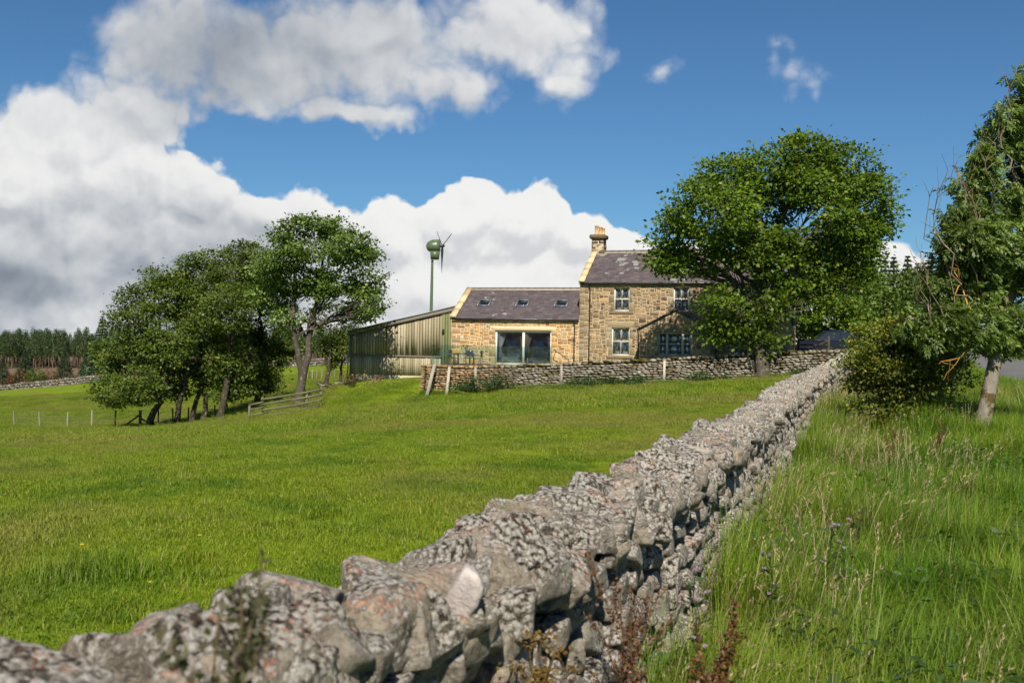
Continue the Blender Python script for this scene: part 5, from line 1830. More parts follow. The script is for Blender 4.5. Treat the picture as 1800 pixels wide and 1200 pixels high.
# ------------------------------------------------------------------ fences
rngf = np.random.default_rng(8)
ORD = ['first', 'second', 'third', 'fourth', 'fifth', 'sixth', 'seventh', 'eighth', 'ninth', 'tenth', 'eleventh']
fposts = [(25, 748, 70, 0), (70, 750, 70, 0), (118, 752, 70, 0), (161, 751, 69.5, 0), (202, 751, 69, 1), (246, 752, 68.5, 2), (278, 750, 69, 1), (304, 748, 70, 1), (331, 746, 71, 1), (378, 742, 73, 1), (400, 738, 75, 1)]
tops = []
for i, (x, yb, Y, k) in enumerate(fposts):
    p = stand(x, yb, Y)
    h = 1.12 + rngf.normal(0, .04)
    ln = rngf.normal(0, .03, 2)
    lab = f'{ORD[i]} fence post from the left edge, ' + ('pale and slim in open pasture' if k == 0 else 'thick dark strainer with two struts' if k == 2 else 'dark and slim beside the grove')
    w_ = .19 if k == 2 else .10
    mb = MB().tube([(0, 0, -.3), (ln[0] * .5, ln[1] * .5, h * .5), (ln[0], ln[1], h)], [w_ * .55, w_ * .52, w_ * .5], 8)
    mt = MAT_POST if k == 0 else MAT_DARKPOST
    if k == 2:
        r = empty('fence_post', p, 0, lab, 'fence post', 'stock fence posts on the left')
        mb.build('post', mt, r)
        for sg in (-1, 1):
            MB().bar((sg * 1.1, 0, .02), (0, 0, .85 if sg < 0 else .6), .1, .1).build('strut', mt, r)
    else:
        tag(mb.build('fence_post', mt, None, loc=p), lab, 'fence post', 'stock fence posts on the left')
    tops.append(p + [0, 0, h])
MAT_WIRE = plain('galvanised_wire', (.30, .30, .29), .5, .5, .6)
wm = MB()
for a, b in zip(tops[:-1], tops[1:]):
    for dz in (.06, .3, .5, .7, .9):
        q = np.linspace(0, 1, 4)[:, None]
        pts = a + (b - a) * q - np.array([0, 0, dz])
        wm.tube(pts, .0045, 3, False)
    for k in range(14):
        c = a + (b - a) * (k + .5) / 14
        wm.tube([c - [0, 0, .3], c - [0, 0, .92]], .0035, 3, False)
tag(wm.build('wire_netting', MAT_WIRE), 'thin wire netting strung between the stock fence posts', 'wire fence')
# posts far beyond the grove
for i, x in enumerate((412, 420, 428, 436, 541, 549, 557, 566, 588)):
    Y = 118 if i < 4 else 108
    p = stand(x, 650, Y)
    tag(MB().tube([(0, 0, -.2), (0, 0, 1.1)], [.06, .055], 6).build('fence_post', MAT_POST, None, loc=p), 'tiny pale post of the far fence seen between the trunks of the grove', 'fence post', 'far fence posts beyond the grove')

# rail fence under the maple
r0_, r1_ = stand(437, 738, 58.6), stand(563, 718, 59.2)
rf = empty('rail_fence', r0_, 0, 'short green weathered post and rail fence in front of the maple', 'fence')
for k, (u, hz) in enumerate(((0.0, 1.0), (.19, 1.42), (.80, 1.35), (1.0, 1.5))):
    p = (r1_ - r0_) * u
    gz = g1(r0_[0] + p[0], r0_[1] + p[1]) - r0_[2]
    MB().bar((p[0], p[1], gz - .2), (p[0] + rngf.normal(0, .03), p[1], gz + hz * .88), .13, .09, (0, 1, 0)).build('post', MAT_RAIL, rf)
for j, z in enumerate((.18, .50, .82, 1.12)):
    for (ua, ub) in ((0.17, .60), (.60, 1.02)) if j else ((0.17, .60), (.60, .98)):
        a, b = (r1_ - r0_) * ua, (r1_ - r0_) * ub
        ga, gb = [g1(r0_[0] + c[0], r0_[1] + c[1]) - r0_[2] for c in (a, b)]
        MB().bar((a[0], a[1] - .07, ga + z + rngf.normal(0, .02)), (b[0], b[1] - .07, gb + z * 1.04 + rngf.normal(0, .02)), .035, .13).build('rail', MAT_RAIL, rf)
for z, e in ((.30, .2), (.62, .55), (.92, .85)):
    a, b = np.zeros(3), (r1_ - r0_) * .2
    gb = g1(r0_[0] + b[0], r0_[1] + b[1]) - r0_[2]
    MB().bar((a[0], a[1] - .02, z - .02), (b[0], b[1] - .12, gb + e + .1), .035, .11).build('rail', MAT_RAIL, rf)
# props and posts at the garden wall
for i, (x0, y0, x1, y1, w_, m_, lab) in enumerate([
        (764, 641, 749, 683, .17, MAT_POST, 'grey timber leaning against the broken end of the garden wall'),
        (790, 645, 785, 688, .15, MAT_PALEWOOD, 'pale timber propped against the orange end of the garden wall'),
        (836, 645, 836, 684, .12, MAT_POST, 'grey stake standing before the garden wall left of the nettles'),
        (987, 642, 987, 676, .12, MAT_POST, 'grey stake standing before the middle of the garden wall'),
        (1168, 634, 1167, 674, .12, MAT_PALEWOOD, 'pale stake standing before the garden wall below the porch')]):
    Yb = 52.6 - (x0 - 745) / 745 * 5.0 + (.6 if i > 1 else 0)
    b = stand(x1, y1, Yb)
    t_ = P(x0, y0, Yb + (.75 if i < 2 else .05))
    o = MB().bar(np.zeros(3) - [0, 0, .1], t_ - b, w_, w_ * .7, (0, 1, 0)).build('timber_prop' if i < 2 else 'stake', m_, None, loc=b)
    tag(o, lab, 'timber' if i < 2 else 'stake')

# ------------------------------------------------------------------ terrace in front of the wing
def L2W(x, y, z):
    return np.array(LM @ Vector((x, y, z)))


gp = empty('glass_balustrade', L2W(-8.7, -3.3, 0), -TH, 'clear greenish glass balustrade along the terrace before the sliding doors', 'balustrade')
for k in range(5):
    x = .5 + k * 1.5
    MB().box(x, x + 1.47, 0, .015, -.1, 1.15).build('glass_panel', MAT_GLASS_B, gp)
    MB().box(x - .02, x + .0, -.02, .035, -.1, .5).build('clamp', MAT_LEAD, gp)
MB().add([(-9.3, -4.3, -.06), (-.2, -4.3, -.06), (-.2, -.02, -.06), (-9.3, -.02, -.06), (-9.3, -4.3, -.9), (-.2, -4.3, -.9)], [(0, 1, 2, 3), (4, 5, 1, 0)])
tr_ = MB().box(-8.2, -.2, -3.7, -.02, -.6, -.05).build('terrace', MAT_CONCRETE, None, loc=HO, rot=(0, 0, -TH))
tag(tr_, kind='structure')
MAT_METALF = plain('dark_garden_metal', (.05, .05, .048), .5, .5, .2)
MAT_TEAK = plain('teak', (.22, .13, .065), .7, .3)


def garden_chair(x, y, rz, lab):
    r = empty('garden_chair', L2W(x, y, -.05), -TH + rz, lab, 'chair', 'terrace chairs')
    soft(-.24, .24, -.24, .24, .42, .46, 'seat', MAT_METALF, r, .01)
    soft(-.24, .24, .20, .25, .5, .92, 'backrest', MAT_METALF, r, .015)
    for sx_, sy in ((-1, -1), (1, -1), (-1, 1), (1, 1)):
        MB().tube([(sx_ * .22, sy * .22, 0), (sx_ * .22, sy * .22, .44 if sy < 0 else .9)], .014, 6).build('leg', MAT_METALF, r)
    for sx_ in (-1, 1):
        MB().tube([(sx_ * .24, -.24, .62), (sx_ * .24, .22, .66)], .022, 6).build('armrest', MAT_TEAK, r)
    return r


garden_chair(-7.3, -2.0, rad(90), 'dark terrace chair at the left end of the garden table')
garden_chair(-6.6, -1.3, rad(0), 'dark terrace chair behind the garden table')
garden_chair(-5.7, -2.1, rad(-80), 'dark terrace chair nearest the sliding doors')
tbl = empty('garden_table', L2W(-6.6, -2.1, -.05), -TH, 'low dark garden table on the terrace before the orange stone wall', 'table')
MB().box(-.55, .55, -.4, .4, .68, .72).build('table_top', MAT_METALF, tbl)
for sx_ in (-1, 1):
    for sy in (-1, 1):
        MB().box(sx_ * .5 - .03, sx_ * .5 + .03, sy * .35 - .03, sy * .35 + .03, 0, .68).build('leg', MAT_METALF, tbl)
br = empty('torch_lamp', L2W(-6.2, -2.9, -.05), -TH, 'thin dark garden torch with two cups standing on the terrace', 'lamp')
MB().tube([(0, 0, 0), (0, 0, 1.15)], .022, 8).build('pole', MAT_METALF, br)
for sg in (-1, 1):
    MB().tube([(0, 0, 1.0), (sg * .12, 0, 1.08), (sg * .12, 0, 1.14)], .015, 6).lathe([(.02, 1.12), (.06, 1.16), (.07, 1.24), (.06, 1.24), (.02, 1.15)], 10, Matrix.Translation((sg * .12, 0, 0))).build('cup', MAT_METALF, br)
hr = MB().tube([L2W(-1.42, -.6, 1.0) - L2W(-1.4, -.6, 0), L2W(-.5, -.6, .42) - L2W(-1.4, -.6, 0)], .03, 8)
hr.tube([L2W(-1.42, -.6, 1.0) - L2W(-1.4, -.6, 0), L2W(-1.42, -.15, 1.0) - L2W(-1.4, -.6, 0)], .025, 8).tube([L2W(-.5, -.6, .42) - L2W(-1.4, -.6, 0), L2W(-.5, -.6, -.3) - L2W(-1.4, -.6, 0)], .025, 8)
tag(hr.build('handrail', MAT_METALF, None, True, loc=L2W(-1.4, -.6, 0)), 'sloping dark handrail right of the sliding doors', 'handrail')

# ------------------------------------------------------------------ vehicles and yard
def car(name, label, p, rz, paint, h=1.62, suv=True):
    r = empty(name, p, rz, label, 'car')
    pm_ = plain(name + '_paint', paint, .25, .6, .3, .03)
    L = 4.5
    low = [(-2.2, .35), (-2.25, .62), (-2.18, .92), (-1.5, 1.0), (2.12, 1.02), (2.22, .8), (2.24, .45), (2.18, .32)]
    bm = bmesh.new()
    secs = []
    for y, k in ((-.88, .97), (-.78, 1.0), (.78, 1.0), (.88, .97)):
        secs.append([bm.verts.new((x * k, y, (z - .35) * (1 if abs(y) < .8 else .9) + .37)) for x, z in low])
    for a, b in zip(secs[:-1], secs[1:]):
        for i in range(len(low)):
            bm.faces.new((a[i], a[(i + 1) % len(low)], b[(i + 1) % len(low)], b[i]))
    bm.faces.new(secs[0])
    bm.faces.new(secs[-1][::-1])
    bmesh.ops.recalc_face_normals(bm, faces=bm.faces)
    me = bpy.data.meshes.new('body')
    bm.to_mesh(me)
    bm.free()
    link('body', me, pm_, r)
    cab = [(-1.25, 1.0), (-.45, h - .06), (.2, h), (1.7, h - .04), (2.1, 1.02)]
    bm = bmesh.new()
    secs = []
    for y, z_ in ((-.74, 0), (-.60, 1), (.60, 1), (.74, 0)):
        secs.append([bm.verts.new((x, y if z < 1.1 else y * .92, z if z_ or z < 1.1 else z - .07)) for x, z in cab])
    for a, b in zip(secs[:-1], secs[1:]):
        for i in range(len(cab) - 1):
            bm.faces.new((a[i], a[i + 1], b[i + 1], b[i]))
    bm.faces.new(secs[0])
    bm.faces.new(secs[-1][::-1])
    bmesh.ops.recalc_face_normals(bm, faces=bm.faces)
    me = bpy.data.meshes.new('roof')
    bm.to_mesh(me)
    bm.free()
    link('cabin', me, pm_, r)
    gm_ = plain(name + '_glass', (.015, .018, .022), .05, .8)
    # windows as plates set just proud of the pillars
    MB().add([(2.14, -.62, 1.10), (2.14, .62, 1.10), (1.80, .52, h - .12), (1.80, -.52, h - .12)], [(0, 1, 2, 3)]).build('rear_window', gm_, r)
    MB().add([(-1.22, -.6, 1.07), (-1.22, .6, 1.07), (-.53, .52, h - .12), (-.53, -.52, h - .12)], [(0, 3, 2, 1)]).build('windscreen', gm_, r)
    for sg in (-1, 1):
        for xa, xb, xc, xd in ((-.95, .35, .35, -.42), (.45, 1.75, 1.55, .45)):
            MB().add([(xa, sg * .755, 1.06), (xb, sg * .755, 1.06), (xc, sg * .70, h - .17), (xd, sg * .70, h - .17)], [(0, 1, 2, 3)]).build('side_window', gm_, r)
    tm = plain(name + '_tyre', (.02, .02, .02), .9, .2)
    for x in (-1.4, 1.4):
        for sg in (-1, 1):
            wr = MB().lathe([(.001, -.1), (.30, -.11), (.335, -.07), (.335, .07), (.30, .11), (.001, .1)], 18, Matrix.Translation((x, sg * .80, .335)) @ Matrix.Rotation(rad(90), 4, 'X')).build('wheel', tm, r, True)
            MB().lathe([(.001, -.125), (.2, -.125), (.21, -.1), (.21, .1), (.2, .125), (.001, .125)], 12, Matrix.Translation((x, sg * .80, .335)) @ Matrix.Rotation(rad(90), 4, 'X')).build('rim', MAT_LEAD, wr)
    red = plain(name + '_lamp', (.5, .02, .02), .3, .5)
    wht = plain(name + '_headlamp', (.8, .8, .8), .2, .6)
    for sg in (-1, 1):
        MB().box(2.13, 2.245, sg * .7 - .09, sg * .7 + .09, .82, .98).build('tail_light', red, r)
        MB().box(-2.24, -2.1, sg * .62 - .13, sg * .62 + .13, .74, .86).build('headlight', wht, r)
    return r


car('dark_car', 'dark blue car parked in the yard behind the garden wall, only its roof showing', stand(1462, 628, 62), rad(-18 + 8), (.012, .016, .028), 1.72)
car('grey_car', 'grey car parked beyond the lane at the right edge of the picture', stand(1800, 622, 84), rad(170), (.10, .11, .12), 1.5)
car('white_car', 'white car parked behind the grey car at the right edge', stand(1796, 618, 92), rad(172), (.75, .76, .78), 1.7)
ga = empty('field_gate', stand(1405, 634, 60), -TH + .1, 'dark wooden gate between the house corner and the dark car', 'gate')
for z in (.35, .65, .92, 1.2):
    MB().box(0, 1.6, 0, .05, z, z + .09).build('bar', MAT_DARKPOST, ga)
for x in (-.12, 1.62):
    MB().box(x, x + .12, -.03, .09, -.2, 1.5).build('post', MAT_DARKPOST, ga)
MB().bar((0, -.02, .4), (1.6, -.02, 1.2), .03, .08).build('brace', MAT_DARKPOST, ga)

# logs and rubbish beside the barn
lg = empty('log_pile', stand(585, 679, 72), .3, 'small heap of old logs and boards left of the barn', 'log pile')
for k in range(11):
    a = rngf.uniform(-.25, .25)
    x, z = rngf.uniform(-.7, .7), .1 + .17 * (k // 4)
    MB().tube([(x - .5, a, z + rngf.normal(0, .03)), (x + .5, -a, z + rngf.normal(0, .05))], rngf.uniform(.06, .1), 8).build('log', MAT_DARKPOST if k % 2 else MAT_POST, lg)
tag(MB().box(-.5, .5, -.2, .2, 0, .05).tube([(-.6, .05, .06), (.7, -.05, .12)], .07, 7).build('fallen_log', MAT_DARKPOST, None, loc=stand(452, 747, 54)), 'dark broken log lying on the grass below the rail fence', 'log')
st = MB()
for k in range(3):
    st.box(-.2 + .05 * k, .25 - .03 * k, -.15, .15, .08 * k, .08 * k + .075)
tag(st.build('pale_sack', MAT_CURTAIN, None, loc=stand(608, 672, 66)), 'pale blue grey sack at the foot of the barn corner', 'sack')
tree('dead_shrub', 'dark dead bramble at the left foot of the barn', stand(618, 678, 62), lobes_px(62, [(618, 668, 14, 9), (630, 664, 10, 8)], 55), 140, MAT_STALK, MAT_TWIG, .02, .1, .12, 26, 2.0, .3, cat='shrub')
tree('seeding_weed', 'pale seeding weeds along the barn plinth', stand(645, 676, 61.5), lobes_px(61.5, [(645, 668, 10, 9), (660, 670, 9, 7)], 56), 141, MAT_STRAW, MAT_TWIG, .015, .1, .09, 22, 2.0, .3, cat='weed')
tree('red_weed', 'dark red weed against the barn plinth', stand(667, 673, 61.5), lobes_px(61.5, [(667, 667, 7, 7)], 57), 142, MAT_RUSTSHRUB, MAT_TWIG, .012, .1, .08, 26, 3.0, .25, cat='weed')
for i, (x, yb, rx, ry, lab) in enumerate([
        (820, 686, 22, 9, 'low nettles at the foot of the garden wall under the pale props'), (862, 682, 34, 13, 'dark nettle clump at the foot of the garden wall below the sliding doors'),
        (1040, 676, 40, 8, 'low nettles at the foot of the garden wall below the black downpipes'), (1110, 674, 34, 7, 'low nettles at the foot of the garden wall left of the pale stake'), (1245, 668, 30, 7, 'green weeds at the foot of the garden wall left of the sycamore'), (1420, 660, 40, 8, 'shaded weeds where the garden wall nears the long wall')]):
    Yb = 52.2 - (x - 745) / 745 * 5.0
    tree('nettle_patch', lab, stand(x, yb, Yb), lobes_px(Yb, [(x, yb - ry, rx * .6, ry), (x + rx * .6, yb - ry * .7, rx * .5, ry * .7), (x - rx * .6, yb - ry * .6, rx * .5, ry * .7)], 70 + i), 150 + i, MAT_NETTLE, MAT_STALK, .012, .1, .10, 34, 5.0, .25, cat='nettles', group='weeds at the garden wall')


# ------------------------------------------------------------------ grass
def blades(rng, n, half, lmin, lmax, w, segs, lean, wind=(0.0, 0.0), clump=0):
    if clump:
        cc = rng.uniform(-half, half, (clump, 2))
        r = cc[rng.integers(clump, size=n)] + rng.normal(0, half * .16, (n, 2))
    else:
        r = rng.uniform(-half, half, (n, 2))
    L = rng.uniform(lmin, lmax, n)
    a = rng.uniform(0, 2 * PI, n)
    d = np.stack([np.cos(a), np.sin(a)], -1)
    ln = np.abs(rng.normal(lean, lean * .5, n))
    wd = np.array(wind)
    sd = np.stack([-d[:, 1], d[:, 0]], -1)
    ww = w * rng.uniform(.7, 1.3, n)
    V = []
    for k in range(segs + 1):
        t = k / segs
        hor = d * (ln * L * t ** 1.8)[:, None] + wd * (L * t ** 1.6)[:, None]
        z = L * t * (1 - .35 * ln * t)
        wid = ww * (1 - t) ** .7 * .5 + .0003
        for sg in (-1, 1):
            V.append(np.c_[r + hor + sd * (sg * wid)[:, None], z])
    V = np.stack(V, 1)
    m = 2 * (segs + 1)
    q = np.array([(2 * k, 2 * k + 1, 2 * k + 3, 2 * k + 2) for k in range(segs)])
    Q = (np.arange(n)[:, None, None] * m + q[None]).reshape(-1, 4)
    return V.reshape(-1, 3), Q


def seed_stalks(rng, n, half, lmin, lmax, wind, dense=False):
    """Dry flowering stems with feathery heads."""
    mb = MB()
    for _ in range(n):
        r = rng.uniform(-half, half, 2)
        L = rng.uniform(lmin, lmax)
        d = np.array(wind) + rng.normal(0, .16, 2)
        t = np.linspace(0, 1, 5)
        p = np.c_[r[0] + d[0] * L * t ** 2, r[1] + d[1] * L * t ** 2, L * t * (1 - .12 * t)]
        s = np.array([-d[1], d[0]]) / (np.linalg.norm(d) + 1e-6)
        w_ = .0016
        V = np.concatenate([np.c_[p[:, :2] - s * w_, p[:, 2]], np.c_[p[:, :2] + s * w_, p[:, 2]]])
        mb.add(V, [(i, i + 1, i + 6, i + 5) for i in range(4)])
        # head: little spikelets up the last part
        hl = rng.uniform(.05, .12)
        ax = unit((p[-1] - p[-2])[None])[0]
        k = 9
        u = np.linspace(0, 1, k)
        c = p[-1] - ax * .02 + ax * (u * hl)[:, None] + rng.normal(0, .003, (k, 3)) + np.array([d[0], d[1], -.3]) * (u ** 2 * hl * .3)[:, None]
        V, Q = leaf_quads(c, ax + rng.normal(0, .35, (k, 3)), rng.normal(0, 1, (k, 3)), np.full(k, hl * .36), np.full(k, .008))
        mb.add(V, Q)
    return mb


def scatter(name, label, src, pts, rot, scl, idx, cat_kind='stuff'):
    """Geometry-nodes instancing of a few tufts over the ground."""
    col = bpy.data.collections.new(name + '_tufts')
    for i, me in enumerate(src):
        col.objects.link(bpy.data.objects.new(f'{name}_tuft_{i:02d}', me))
    me = bpy.data.meshes.new(name)
    me.vertices.add(len(pts))
    me.vertices.foreach_set('co', np.asarray(pts, np.float32).ravel())
    for nm, ty, data, key in (('rot', 'FLOAT_VECTOR', rot, 'vector'), ('scl', 'FLOAT_VECTOR', scl, 'vector'), ('idx', 'INT', idx, 'value')):
        at = me.attributes.new(nm, ty, 'POINT')
        at.data.foreach_set(key, np.asarray(data, np.int32 if ty == 'INT' else np.float32).ravel())
    o = link(name, me, src[0].materials[0])
    ng = bpy.data.node_groups.new(name + '_scatter', 'GeometryNodeTree')
    ng.interface.new_socket('Geometry', in_out='INPUT', socket_type='NodeSocketGeometry')
    ng.interface.new_socket('Geometry', in_out='OUTPUT', socket_type='NodeSocketGeometry')
    gi_, go_ = ng.nodes.new('NodeGroupInput'), ng.nodes.new('NodeGroupOutput')
    ci = ng.nodes.new('GeometryNodeCollectionInfo')
    ci.inputs['Collection'].default_value = col
    ci.inputs['Separate Children'].default_value = True
    ci.inputs['Reset Children'].default_value = True
    iop = ng.nodes.new('GeometryNodeInstanceOnPoints')
    iop.inputs['Pick Instance'].default_value = True
    at = {}
    for nm, ty in (('rot', 'FLOAT_VECTOR'), ('scl', 'FLOAT_VECTOR'), ('idx', 'INT')):
        a = ng.nodes.new('GeometryNodeInputNamedAttribute')
        a.data_type = ty
        a.inputs[0].default_value = nm
        at[nm] = a.outputs[0]
    ng.links.new(gi_.outputs[0], iop.inputs['Points'])
    ng.links.new(ci.outputs[0], iop.inputs['Instance'])
    ng.links.new(at['idx'], iop.inputs['Instance Index'])
    ng.links.new(at['rot'], iop.inputs['Rotation'])
    ng.links.new(at['scl'], iop.inputs['Scale'])
    ng.links.new(iop.outputs[0], go_.inputs[0])
    md = o.modifiers.new('scatter', 'NODES')
    md.node_group = ng
    tag(o, label, kind=cat_kind)
    return o


def mats(mes, mat):
    for m_ in mes: m_.materials.append(mat)
    return mes


rngr = np.random.default_rng(99)
SHORT = mats([npmesh('short_turf', *blades(rngr, 1300, .42, .016, .048, .0046, 2, .65, (.10, 0), 70 if k % 2 else 0)) for k in range(5)]
             + [npmesh('tussock', *blades(rngr, 420, .22, .04, .10, .006, 3, .6, (.12, 0))) for k in range(2)], MAT_GRASS)
FARS = mats([npmesh('far_turf', *blades(rngr, 700, .7, .025, .085, .010, 2, .5, (.1, 0), 60)) for k in range(4)], MAT_GRASS)
STR = npmesh('short_straw', *blades(rngr, 40, .4, .04, .11, .0035, 2, .8, (.15, 0)))
STR.materials.append(MAT_STRAW)


def tilt(x, y):
    e = .4
    dx = (G(x + e, y) - G(x - e, y)) / (2 * e)
    dy = (G(x, y + e) - G(x, y - e)) / (2 * e)
    return dx, dy


def place(x, y, rng, nsrc, smin, smax, weights=None, zjit=0.0, yaw=True):
    n = len(x)
    z = G(x, y)
    dx, dy = tilt(x, y)
    a = rng.uniform(0, 2 * PI, n) if yaw else rng.normal(0, .9, n)
    rot = np.zeros((n, 3))
    rot[:, 0], rot[:, 1], rot[:, 2] = np.arctan(dy), -np.arctan(dx), a
    s = rng.uniform(smin, smax, n)
    scl = np.stack([s, s, s * rng.uniform(.75, 1.3, n)], -1)
    idx = rng.choice(nsrc, n, p=weights)
    return np.stack([x, y, z], -1), rot, scl, idx


# grazed turf, near part
pts = []
Yv = 1.2
while Yv < 34:
    st_ = .40 if Yv < 15 else .52
    xs_ = np.arange(-.60 * Yv - 2.5, float(wall_x(Yv)) - .22, st_)
    pts.append(np.stack([xs_ + rngr.uniform(-.2, .2, len(xs_)), np.full(len(xs_), Yv) + rngr.uniform(-.2, .2, len(xs_))], -1))
    Yv += st_
pts = np.vstack(pts)
pts = pts[pts[:, 0] < wall_x(pts[:, 1]) - .25]
a_ = place(pts[:, 0], pts[:, 1], rngr, 7, .8, 1.25, [.18, .18, .18, .18, .18, .05, .05])
scatter('field_grass', 'short grazed grass of the near field', SHORT, *a_)
# further turf
gwa, gwb = GW0[:2], GW1[:2]
n_far = 15000
Yf = np.sqrt(rngr.uniform(30 ** 2, 118 ** 2, n_far))
Xf = rngr.uniform(-.60, .36, n_far) * Yf
lim = np.minimum(wall_x(np.minimum(Yf, 50)) - .3, 999)
sside = (Xf - gwa[0]) * gnorm[0] + (Yf - gwa[1]) * gnorm[1]
ok = (Xf < lim) & ((sside > .45) | (Xf < gwa[0] - .6))
inb = (Xf > -12.5) & (Yf > 59 - .32 * (Xf + 5)) 
ok &= ~((Xf > -10.4) & (Yf > 60.5))
Xf, Yf = Xf[ok], Yf[ok]
a_ = place(Xf, Yf, rngr, 4, .9, 1.5)
scatter('pasture_grass', 'longer grass tufts of the far pasture', FARS, *a_)
# dry bents in the field
nb = 260
Yb = rngr.uniform(4, 50, nb)
Xb = rngr.uniform(-.55, .34, nb) * Yb
ok = Xb < wall_x(Yb) - .4
a_ = place(Xb[ok], Yb[ok], rngr, 1, .6, 1.2)
scatter('field_straw', 'dry straw blades lying in the field', [STR], *a_)

# verge: long grass, dry stems, leafy weeds
TALL = mats([npmesh('tall_grass', *blades(rngr, 230, .26, .20, .60, .0062, 4, .7, (.18, -.02))) for k in range(5)]
            + [npmesh('low_verge_grass', *blades(rngr, 300, .28, .10, .30, .006, 3, .85, (.12, 0))) for k in range(3)], MAT_TALL)
SEED = mats([seed_stalks(rngr, 14, .28, .40, .85, (.22, -.02)).mesh('seed_stalks') for k in range(5)], MAT_STRAW)
DRYB = mats([npmesh('dry_blades', *blades(rngr, 80, .25, .12, .5, .0042, 3, 1.0, (.25, 0))) for k in range(3)], MAT_STRAW)


def herb(rng, n=70):
    c = np.c_[rng.normal(0, .13, (n, 2)), rng.uniform(.04, .34, n)]
    t = np.c_[unit(c[:, :2] + rng.normal(0, .1, (n, 2))), rng.uniform(-.5, .4, n)]
    return npmesh('leafy_herb', *leaf_quads(c, t, np.array([0, -.2, 1]) + rng.normal(0, .4, (n, 3)), rng.uniform(.04, .09, n), rng.uniform(.018, .035, n)))


HERB = mats([herb(rngr) for k in range(4)], MAT_NETTLE)


def verge_pts(n, y0, y1, edge=.40, out=3.0):
    Y = y0 + (y1 - y0) * rngr.uniform(0, 1, n) ** .8
    lo = wall_x(Y) + edge
    hi = np.minimum(.60 * Y + out, road_x(Y) - 1.9)
    X = lo + (hi - lo) * rngr.uniform(0, 1, n)
    return X, Y


X, Y = verge_pts(4600, 1.0, 26)
wts = [.15] * 5 + [.25 / 3] * 3
a_ = place(X, Y, rngr, 8, .75, 1.2, wts, yaw=False)
# shorter near the ash and out towards the lane
f = np.clip((a_[0][:, 0] - wall_x(a_[0][:, 1]) - 1.2) / 3.0, 0, 1)
pn = np.array([mnoise.noise(Vector((q[0] * .9, q[1] * .9, 3.0))) for q in a_[0]])
a_[2][:, 2] *= (1.0 - .30 * f) * np.clip(1.0 + .75 * pn, .45, 1.5)
scatter('verge_grass', 'long wind bent grass of the roadside verge', TALL, *a_)
X, Y = verge_pts(2400, 26, 75, .3, 3)
a_ = place(X, Y, rngr, 8, .8, 1.3, wts, yaw=False)
a_[2][:, 2] *= .7
scatter('verge_grass', 'long grass further up the verge', TALL, *a_)
# far side of the lane
Y = rngr.uniform(8, 110, 3000)
X = road_x(Y) + 2.2 + rngr.uniform(0, 1, 3000) ** 1.3 * 22
a_ = place(X, Y, rngr, 8, .8, 1.3, wts, yaw=False)
a_[2][:, 2] *= .6
scatter('verge_grass', 'grass beyond the lane', TALL, *a_)
X, Y = verge_pts(900, 3.4, 30)
keep = rngr.uniform(0, 1, len(X)) < np.clip(1.2 - (X - wall_x(Y)) / 2.4, .05, 1)
a_ = place(X[keep], Y[keep], rngr, 5, .7, 1.1, yaw=False)
scatter('seed_heads', 'dry feathery seed heads above the verge grass', SEED, *a_)
X, Y = verge_pts(2700, 2.2, 34)
keep = rngr.uniform(0, 1, len(X)) < np.clip(1.1 - (X - wall_x(Y)) / 1.9, .04, 1)
a_ = place(X[keep], Y[keep], rngr, 3, .7, 1.1, yaw=False)
scatter('dry_grass', 'straw coloured dead grass along the wall foot', DRYB, *a_)
X, Y = verge_pts(700, 2.2, 16)
a_ = place(X, Y, rngr, 4, .7, 1.3)
scatter('verge_herbs', 'small leafy herbs among the verge grass', HERB, *a_)
# rank grass in front of the garden wall and round the fences
n = 900
s_ = rngr.uniform(0, GWL, n)
off = np.abs(rngr.normal(.35, .25, n)) + .3
q = GW0[None, :2] + gdir[None, :2] * s_[:, None] + gnorm[None, :2] * off[:, None]
a_ = place(q[:, 0], q[:, 1], rngr, 8, .5, .85, wts, yaw=False)
a_[2][:, 2] *= .7
scatter('rank_grass', 'rank grass along the foot of the garden wall', TALL, *a_)
n = 260
s_ = rngr.uniform(3, GWL, n)
q = GW0[None, :2] + gdir[None, :2] * s_[:, None] + gnorm[None, :2] * (np.abs(rngr.normal(.8, .5, n)) + .4)[:, None]
a_ = place(q[:, 0], q[:, 1], rngr, 3, .5, .9, yaw=False)
scatter('dry_grass', 'bleached grass in front of the garden wall', DRYB, *a_)


